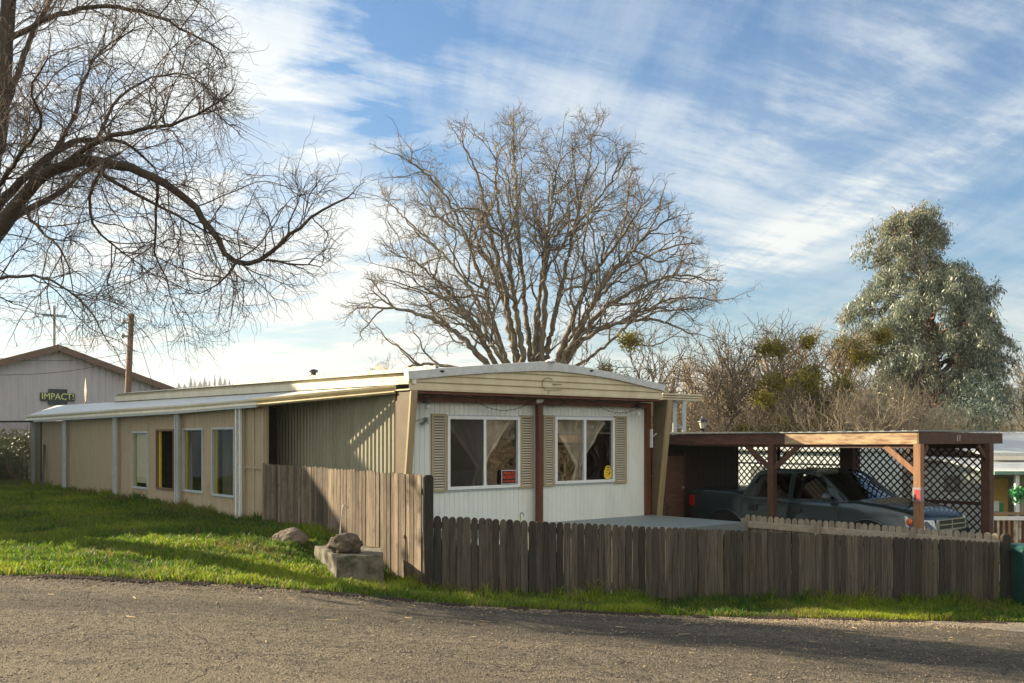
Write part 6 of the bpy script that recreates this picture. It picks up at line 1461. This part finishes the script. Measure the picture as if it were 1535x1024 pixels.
spec = [
 ('bare_tree', 925, 33, 508, 4.2, 900, 'thin bare tree with a few mistletoe tufts just right of the oak trunk', m_bark, 4), ('bare_tree', 985, 36, 515, 4.8, 1500, 'pale bare tree behind the right end of the home roof', m_barkbrush, 1),
 ('bare_tree', 1085, 37, 518, 5.2, 2000, 'spreading bare tree left of the mistletoe tree above the carport', m_bark, 0), ('bare_tree', 1150, 42, 492, 5.6, 2200, 'pale bare tree in the middle distance above the carport roof', m_barkbrush, 0),
 ('mistletoe_tree', 1215, 35, 486, 5.8, 1900, 'bare tree loaded with olive green mistletoe balls', m_bark, 24), ('bare_tree', 1262, 44, 478, 5.6, 2200, 'bare tree between the mistletoe tree and the eucalyptus', m_barkbrush, 0),
 ('bare_tree', 1122, 39, 500, 5.4, 2400, 'tall grey bare tree right of the lantern', m_bark, 0), ('bare_tree', 1182, 46, 484, 6.0, 2400, 'tall pale bare tree just left of the mistletoe tree', m_barkbrush, 0), ('bare_tree', 1040, 40, 518, 5.0, 2200, 'pale bare tree above the slim awning posts', m_barkbrush, 0),
 ('bare_tree', 1530, 42, 522, 5.4, 1700, 'brown bare tree at the right edge of the view', m_barkbrush, 0), ('bare_tree', 1600, 36, 545, 5.0, 800, 'brown bare tree half outside the right edge', m_barkbrush, 0)]
for k, (nm, px, d, py, wd_, n, lab, mt, mi) in enumerate(spec):
    loc = at(px, d); bare(nm, loc, hh(py, d, loc), wd_, n, lab, mt, 'bare trees beyond the carport' if nm == 'bare_tree' else None, 31+k, trunks=1 if k % 2 else 2, mist=mi, base=.3, step=.22)
# brush: two prototypes copied
def copytree(o, loc, rz, sc, label):
    c = o.copy(); COL.objects.link(c); c.location = loc; c.rotation_euler = (0, 0, rz); c.scale = (sc, sc, sc); c['label'] = label
    for ch in o.children: d_ = ch.copy(); COL.objects.link(d_); d_.parent = c
    return c
A1 = bare('bare_shrub', at(1335, 33), hh(575, 33, at(1335, 33)), 4.4, 1500, 'tall pale leafless shrub below the eucalyptus, above the carport roof', m_barkbrush, 'leafless shrubs beyond the carport', 71, trunks=7, base=.12, cat='shrub', twn=3)
A2 = bare('bare_shrub', at(1280, 31), hh(600, 31, at(1280, 31)), 4.0, 1500, 'leafless shrub just left of the tall pale one under the eucalyptus', m_barkbrush, 'leafless shrubs beyond the carport', 72, trunks=6, base=.12, cat='shrub', twn=3)
for k, (src, px, d, s, lab) in enumerate([(A1, 1400, 35, .92, 'leafless shrub at the foot of the eucalyptus trunk'), (A2, 1215, 33, .95, 'leafless shrub under the mistletoe tree'), (A1, 1150, 36, .85, 'leafless shrub behind the middle of the carport roof'), (A2, 1100, 34, .85, 'leafless shrub behind the street lantern'), (A1, 1040, 38, .85, 'leafless shrub right behind the awning posts'), (A2, 1000, 34, .9, 'leafless shrub beside the right corner of the home'), (A1, 1460, 37, .95, 'leafless shrub right of the eucalyptus trunk'), (A2, 1545, 36, 1., 'leafless shrub at the right edge above the green roof'), (A2, 1250, 40, 1.2, 'leafless shrub further back between mistletoe tree and eucalyptus'), (A1, 1185, 46, 1.2, 'distant leafless shrub below the mistletoe tree crown'), (A2, 1120, 40, 1.1, 'leafless shrub behind the lantern, one row further back'), (A1, 1310, 38, 1.1, 'leafless shrub left of the eucalyptus trunk, second row'), (A2, 1360, 40, 1.05, 'leafless shrub in front of the eucalyptus trunk, second row'), (A1, 1055, 43, 1.2, 'leafless shrub between home and lantern, second row'), (A2, 1190, 39, 1.05, 'leafless shrub left under the mistletoe tree, second row'), (A1, 1240, 47, 1.3, 'leafless shrub right under the mistletoe tree, third row'), (A1, 1080, 48, 1.25, 'distant leafless shrub on the slope left of the mistletoe tree')]):
    copytree(src, at(px, d), k*1.3+.5, s, lab)
# evergreen shrub under the eucalyptus
def leafy(name, loc, H, wdt, label, mat, n=220, per=40, seed=1, ln=.16, wd_=.04, cat='shrub', group=None, trunk=True, jag=.25):
    np.random.seed(seed); root = empty(name, loc, label, cat, group); loc = np.array(loc)
    a = np.random.randn(n, 3); a /= np.linalg.norm(a, axis=1)[:, None]; a *= (.55+.5*np.random.rand(n, 1)); a = a*np.array([wdt/2, wdt/2, H*.45])+loc+np.array([0, 0, H*.52]); a += np.random.randn(n, 3)*jag*.5
    leaves(root, a, per, np.array([jag, jag, jag*.8]), ln, wd_, mat, .2)
    mb = MB(); mb.tube([Vector(loc), Vector(loc)+ZZ*H*.6], [.12, .05], 7); build('trunk', mb, m_bark, root)
    return root
m_green = mleaf('dark_leaf', (.035, .055, .018), (.10, .12, .04), .2); m_pale = mleaf('blue_green_leaf', (.07, .11, .085), (.17, .22, .17), .2)
loc = at(1432, 40); leafy('evergreen_shrub', loc, hh(585, 40, loc), 3.6, 'rounded blue green shrub at the foot of the eucalyptus', m_pale, 330, 50, 3, .17, .022)
loc = at(1478, 38); leafy('evergreen_shrub', loc, hh(560, 38, loc), 2.3, 'dark blue green shrub behind the right end of the carport roof', m_pale, 260, 45, 4, .17, .022)
loc = at(22, 36); leafy('hedge', loc, hh(655, 36, loc), 3.0, 'olive hedge behind the chain link fence at the left edge', mleaf('olive_leaf', (.05, .055, .015), (.13, .125, .03), .2), 300, 40, 5, .10, .03, 'hedge')
loc = at(-20, 33.2); leafy('hedge', loc, hh(672, 33, loc), 2.4, 'dark low hedge at the left edge below the church', m_green, 300, 40, 6, .10, .03, 'hedge')
bare('bare_shrub', at(27, 29.0), 1.55, 1.5, 420, 'small twiggy bare bush at the left corner of the lean-to', m_bark, None, 91, trunks=7, base=.1, cat='shrub', tip=.006, step=.12)
# street lantern
p = W(1053, 640, 27); sl_ = empty('street_lantern', Vector((p.x, p.y, G(p.x, p.y))), 'black lantern post lamp rising behind the carport roof', 'lamp')
mb = MB(); mb.tube([Vector((p.x, p.y, G(p.x, p.y))), Vector((p.x, p.y, W(0, 645, 27).z))], .035, 10); mb.lathe([(.035, 0), (.06, .02), (.05, .10), (.09, .15)], W(1053, 651, 27), 10); build('post', mb, m_black, sl_)
q = W(1053, 642, 27); mb = MB(); mb.lathe([(.065, .0), (.11, .17)], q, 6); build('glass', mb, mvar('milky_glass', (.75, .72, .60), rough=.3), sl_)
mb = MB(); mb.lathe([(.14, .17), (.13, .19), (.07, .25), (.03, .28), (.02, .33)], q, 6)
for j in range(6): a = 2*math.pi*j/6; mb.tube([q+Vector((.068*math.cos(a), .068*math.sin(a), 0)), q+Vector((.115*math.cos(a), .115*math.sin(a), .18))], .007, 4)
build('cap', mb, m_black, sl_)
# ------------------------------------------------------------------ far conifers on the ridge
m_con = mleaf('distant_conifer', (.02, .035, .025), (.05, .07, .045), 0)
def conifer(loc, H, wdt, seed, label):
    np.random.seed(seed); root = empty('conifer', loc, label, 'tree', 'conifers on the far ridge'); V_ = []; n = 420; h = np.random.rand(n)**.8; a = np.random.rand(n)*6.28; r = wdt/2*(1-h)*(.55+.6*np.random.rand(n))
    c = np.stack([r*0, r*0, h*H+.08*H], 1)+np.array(loc[:]); t = np.stack([np.cos(a)*r, np.sin(a)*r, -r*.35], 1); s = np.stack([-np.sin(a), np.cos(a), 0*a], 1)*(r*.22+.25)[:, None]
    V_ = np.stack([c, c+t+s, c+t*1.1, c+t-s], 1).reshape(-1, 3); npmesh('foliage', V_, np.arange(n*4).reshape(-1, 4), 4, m_con, root, rnd=np.repeat(np.random.rand(n), 4))
    mb = MB(); mb.tube([Vector(loc)-ZZ*3, Vector(loc)+ZZ*H*.95], [wdt*.05, .05], 5); build('trunk', mb, m_bark, root)
cl = [(268, 573), (277, 575), (286, 563), (292, 568), (300, 571), (307, 566), (314, 570), (322, 561), (330, 562), (337, 566), (344, 569), (350, 572)]
for k, (px, py) in enumerate(cl):
    d = 1080+15*math.sin(k*2.1); t = W(px, py, d); b_ = W(px, 585+2*math.sin(k), d); conifer(b_, (t.z-b_.z)*1.0, 8+2*math.sin(k*1.7), k, ['first','second','third','fourth','fifth','sixth','seventh','eighth','ninth','tenth','eleventh','twelfth'][k]+' dark conifer from the left in the clump on the far ridge')
# ------------------------------------------------------------------ neighbour on the right
NF = Fr((14.6, 29.0)); nb = empty('neighbour_house', NF(2, 2, -2.6), 'pale neighbouring mobile home with green roof edge and yellow porch wall at right edge', 'house')
m_mint = mvar('mint_trim', (.18, .32, .25), (.14, .26, .20)); m_ycl = mvar('yellow_wall', (.62, .42, .12), (.55, .36, .09))
def nq(px, py, d): return W(px, py, d)
def slabpx(px0, px1, yt, yb, d, th): a, b_ = W(px0, yt, d), W(px1, yb, d); m = MB(); m.box(a.x, b_.x, d, d+th, b_.z, a.z); return m
build('wall', slabpx(1455, 1720, 690, 800, 30, .15), mvar('pale_green_wall', (.50, .56, .50), (.42, .48, .43)), nb)
mb = MB(); a, b_ = W(1478, 682, 29.0), W(1720, 680, 29.0); mb.hexa([(a.x, 29.0, a.z-.02), (b_.x, 29.0, b_.z-.02), (b_.x, 36, b_.z+.6), (a.x, 36, a.z+.6)], [(a.x, 29.0, a.z+.06), (b_.x, 29.0, b_.z+.06), (b_.x, 36, b_.z+.68), (a.x, 36, a.z+.68)]); build('roof', mb, m_silver, nb)
mb = slabpx(1478, 1720, 683, 690, 28.95, .05); build('fascia', mb, m_creamlt, nb)
mb = slabpx(1485, 1720, 690, 697, 29.6, .05); build('trim', mb, m_mint, nb)
mb = MB(); a = W(1491, 709, 26.5); b_ = W(1720, 709, 26.5); mb.hexa([(a.x, 26.5, a.z-.05), (b_.x, 26.5, b_.z-.05), (b_.x, 29.8, b_.z+.25), (a.x, 29.8, a.z+.25)], [(a.x, 26.5, a.z+.03), (b_.x, 26.5, b_.z+.03), (b_.x, 29.8, b_.z+.31), (a.x, 29.8, a.z+.31)]); build('porch_roof', mb, m_silver, nb)
mb = slabpx(1491, 1720, 706.5, 711.5, 26.42, .06); build('porch_fascia', mb, m_mint, nb)
build('porch_wall', slabpx(1486, 1511, 718, 775, 29.2, .06), m_ycl, nb)
ribs = MB(); a, b_ = W(1523, 712, 29.0), W(1720, 772, 29.0); ribwall(ribs, lambda u_, z, dd: Vector((u_, 29.0-dd, z)), 0, a.x, b_.x, b_.z, a.z, .14, .02); build('porch_siding', ribs, mvar('cream_siding', (.62, .60, .48)), nb)
for px in (1524, 1600): a = W(px, 711, 26.6); mb = MB(); mb.box(a.x-.05, a.x+.05, 26.55, 26.65, -3.4, a.z); build('post', mb, m_whitep, nb)
mb = slabpx(1486, 1720, 768, 772, 26.5, .12); build('handrail', mb, mvar('brown_rail', (.30, .20, .12)), nb); mb = slabpx(1486, 1720, 774, 780, 26.45, .06); build('deck_rail', mb, m_whitep, nb)
mb = MB(); 
for k in range(14): a = W(1487+k*8.2, 780, 26.47); b_ = W(1490+k*8.2, 818, 26.47); mb.cr = random.random(); mb.box(a.x, b_.x, 26.47, 26.51, b_.z, a.z)
build('baluster', mb, mvar('mixed_baluster', (.60, .54, .45), (.30, .16, .09), (.6, 1, 1), 2, lo=.45, hi=.55), nb)
mb = slabpx(1486, 1720, 772, 840, 29.4, .1); build('skirt', mb, mvar('dark_brown_skirt', (.16, .09, .05)), nb)
p = W(1526, 738, 26.2); np.random.seed(3); root = empty('hanging_plant', p, 'small green hanging plant in front of the neighbouring porch', 'plant'); leaves(root, np.array([p[:]]*14)+np.random.randn(14, 3)*.08, 30, .05, .09, .02, mleaf('bright_green_leaf', (.03, .20, .07), (.06, .35, .12), .2), .3)
mb = MB(); mb.lathe([(.06, -.16), (.10, -.06)], p, 10); mb.tube([p, p+ZZ*.45], .006, 4); build('pot', mb, m_black, root)
bx = empty('storage_tub', W(1495, 770, 27.6), 'green and white boxes stacked on the neighbouring porch', 'tub')
mb = slabpx(1487, 1505, 754, 770, 27.6, .4); build('tub_body', mb, mvar('leaf_green_plastic', (.04, .26, .09)), bx, bevel=.02); mb = slabpx(1486.5, 1498, 751, 767, 27.5, .08); build('lid', mb, mvar('white_lid', (.6, .64, .6)), bx, bevel=.01)
# pale structures seen through the lattice, turned to the sun
for k, (ox, oy, b0_, b1_, z0_, z1_, lab) in enumerate([(14.3, 29.4, .15, 6.2, -3.4, -.75, 'white neighbouring mobile home seen through the carport lattice'), (9.3, 27.2, .0, 6.0, -3.2, -.42, 'low white trailer seen through the left lattice')]):
    fr_ = Fr((ox, oy)); h_ = empty('far_mobile_home' if k == 0 else 'trailer', fr_(1, 2, z0_), lab, 'house' if k == 0 else 'trailer'); mb = MB(); mb.fbox(fr_, 0, 3, b0_, b1_, z0_-1, z1_); build('wall', mb, m_bluewhite, h_)
    mb = MB(); mb.fbox(fr_, -.15, 3.1, b0_-.1, b1_+.1, z1_, z1_+.10); build('roof', mb, m_silver, h_, bevel=.03)
    for q in range(3): a_ = b0_+(b1_-b0_)*(q+.35)/3; mb = MB(); mb.fbox(fr_, -.03, .02, a_, a_+.5, z1_-.95, z1_-.45); build('window', mb, mvar('dusky_window', (.20, .22, .22), rough=.2), h_)
# ------------------------------------------------------------------ neighbour's house out of frame on the left: it shades the lean-to
NH = empty('shading_house', (-20, 24, -1.3), 'white lap sided neighbouring house left of the picture', 'house')
hx0, hx1, hy0, hy1 = -27.0, -18.0, 19.4, 32.6; ez, rz_ = 3.8, 7.15
mb = MB(); z = -1.6
while z < ez: 
    mb.hexa([(hx0, hy0-.025, z), (hx1+.025, hy0-.025, z), (hx1+.025, hy1, z), (hx0, hy1, z)], [(hx0, hy0, z+.2), (hx1, hy0, z+.2), (hx1, hy1, z+.2), (hx0, hy1, z+.2)]); z += .2
my = 24.9
mb.prism([(hx1, hy0, ez), (hx1, hy1, ez), (hx1, my, rz_)], Vector((-.1, 0, 0))); build('wall', mb, m_bluewhite, NH)
mb = MB(); mb.hexa([(hx0, hy0-.5, ez-.2), (hx1+.3, hy0-.5, ez-.2), (hx1+.3, my, rz_), (hx0, my, rz_)], [(hx0, hy0-.5, ez-.08), (hx1+.3, hy0-.5, ez-.08), (hx1+.3, my, rz_+.12), (hx0, my, rz_+.12)]); mb.hexa([(hx0, my, rz_), (hx1+.3, my, rz_), (hx1+.3, hy1+.5, ez-.2), (hx0, hy1+.5, ez-.2)], [(hx0, my, rz_+.12), (hx1+.3, my, rz_+.12), (hx1+.3, hy1+.5, ez-.08), (hx0, hy1+.5, ez-.08)]); build('roof', mb, m_brownroof, NH)
# brush and trees outside the frame: the front windows mirror them
for k, (x, y) in enumerate([(25, 12), (27, 6), (24, 0), (31, 9), (30, 2), (34, 14)]):
    copytree((A1, A2)[k % 2], (x, y, -5.0), k*1.1, 1.35+.1*(k % 3), ['first', 'second', 'third', 'fourth', 'fifth', 'sixth'][k]+' leafless shrub down the road outside the picture')
for k, (x, y) in enumerate([(38, 6), (40, 15)]):
    leafy('evergreen_tree', (x, y, -5.2), 8.5, 7.5, ['nearer', 'farther'][k]+' dark evergreen tree down the road outside the picture', m_green, 160, 26, 50+k, .5, .14, 'tree', None, jag=.8)
# unseen pine added left of the frame, crown placed to shade the road
np.random.seed(77)
for k, (x, y, z0_, z1_, w_) in enumerate([(-14.5, 17.5, 4.4, 9.5, 1.25)]):
    pn = empty('added_shade_pine', (x, y, -1.3), 'unseen tall pine added left of the picture to shade the road', 'tree')
    mb = MB(); mb.tube([(x, y, -1.5), (x, y, z1_)], [.22, .05], 8); build('trunk', mb, m_bark, pn)
    n_ = 240; h_ = np.random.rand(n_); a_ = np.random.rand(n_)*6.28; rr_ = w_*(1-.75*h_)*np.sqrt(np.random.rand(n_)); cc = np.stack([x+rr_*np.cos(a_), y+rr_*np.sin(a_), z0_+(z1_-z0_)*h_], 1)
    leaves(pn, cc, 26, np.array([.3, .3, .2]), .28, .05, m_green, .2, name='crown')
# ------------------------------------------------------------------ air
mb = MB(); mb.box(-5200, 5200, -5200, 5200, -140, 112)
m_haze = bpy.data.materials.new('haze'); m_haze.use_nodes = True; nt = m_haze.node_tree; nt.nodes.clear()
o = nd(nt, 'ShaderNodeOutputMaterial'); v_ = nd(nt, 'ShaderNodeVolumePrincipled'); v_.inputs['Density'].default_value = .00028; v_.inputs['Color'].default_value = (.80, .86, .92, 1); v_.inputs['Anisotropy'].default_value = .3
nt.links.new(v_.outputs[0], o.inputs['Volume']); hz_ = build('haze', mb, m_haze); tag(hz_, 'thin pale haze over the valley', kind='stuff')
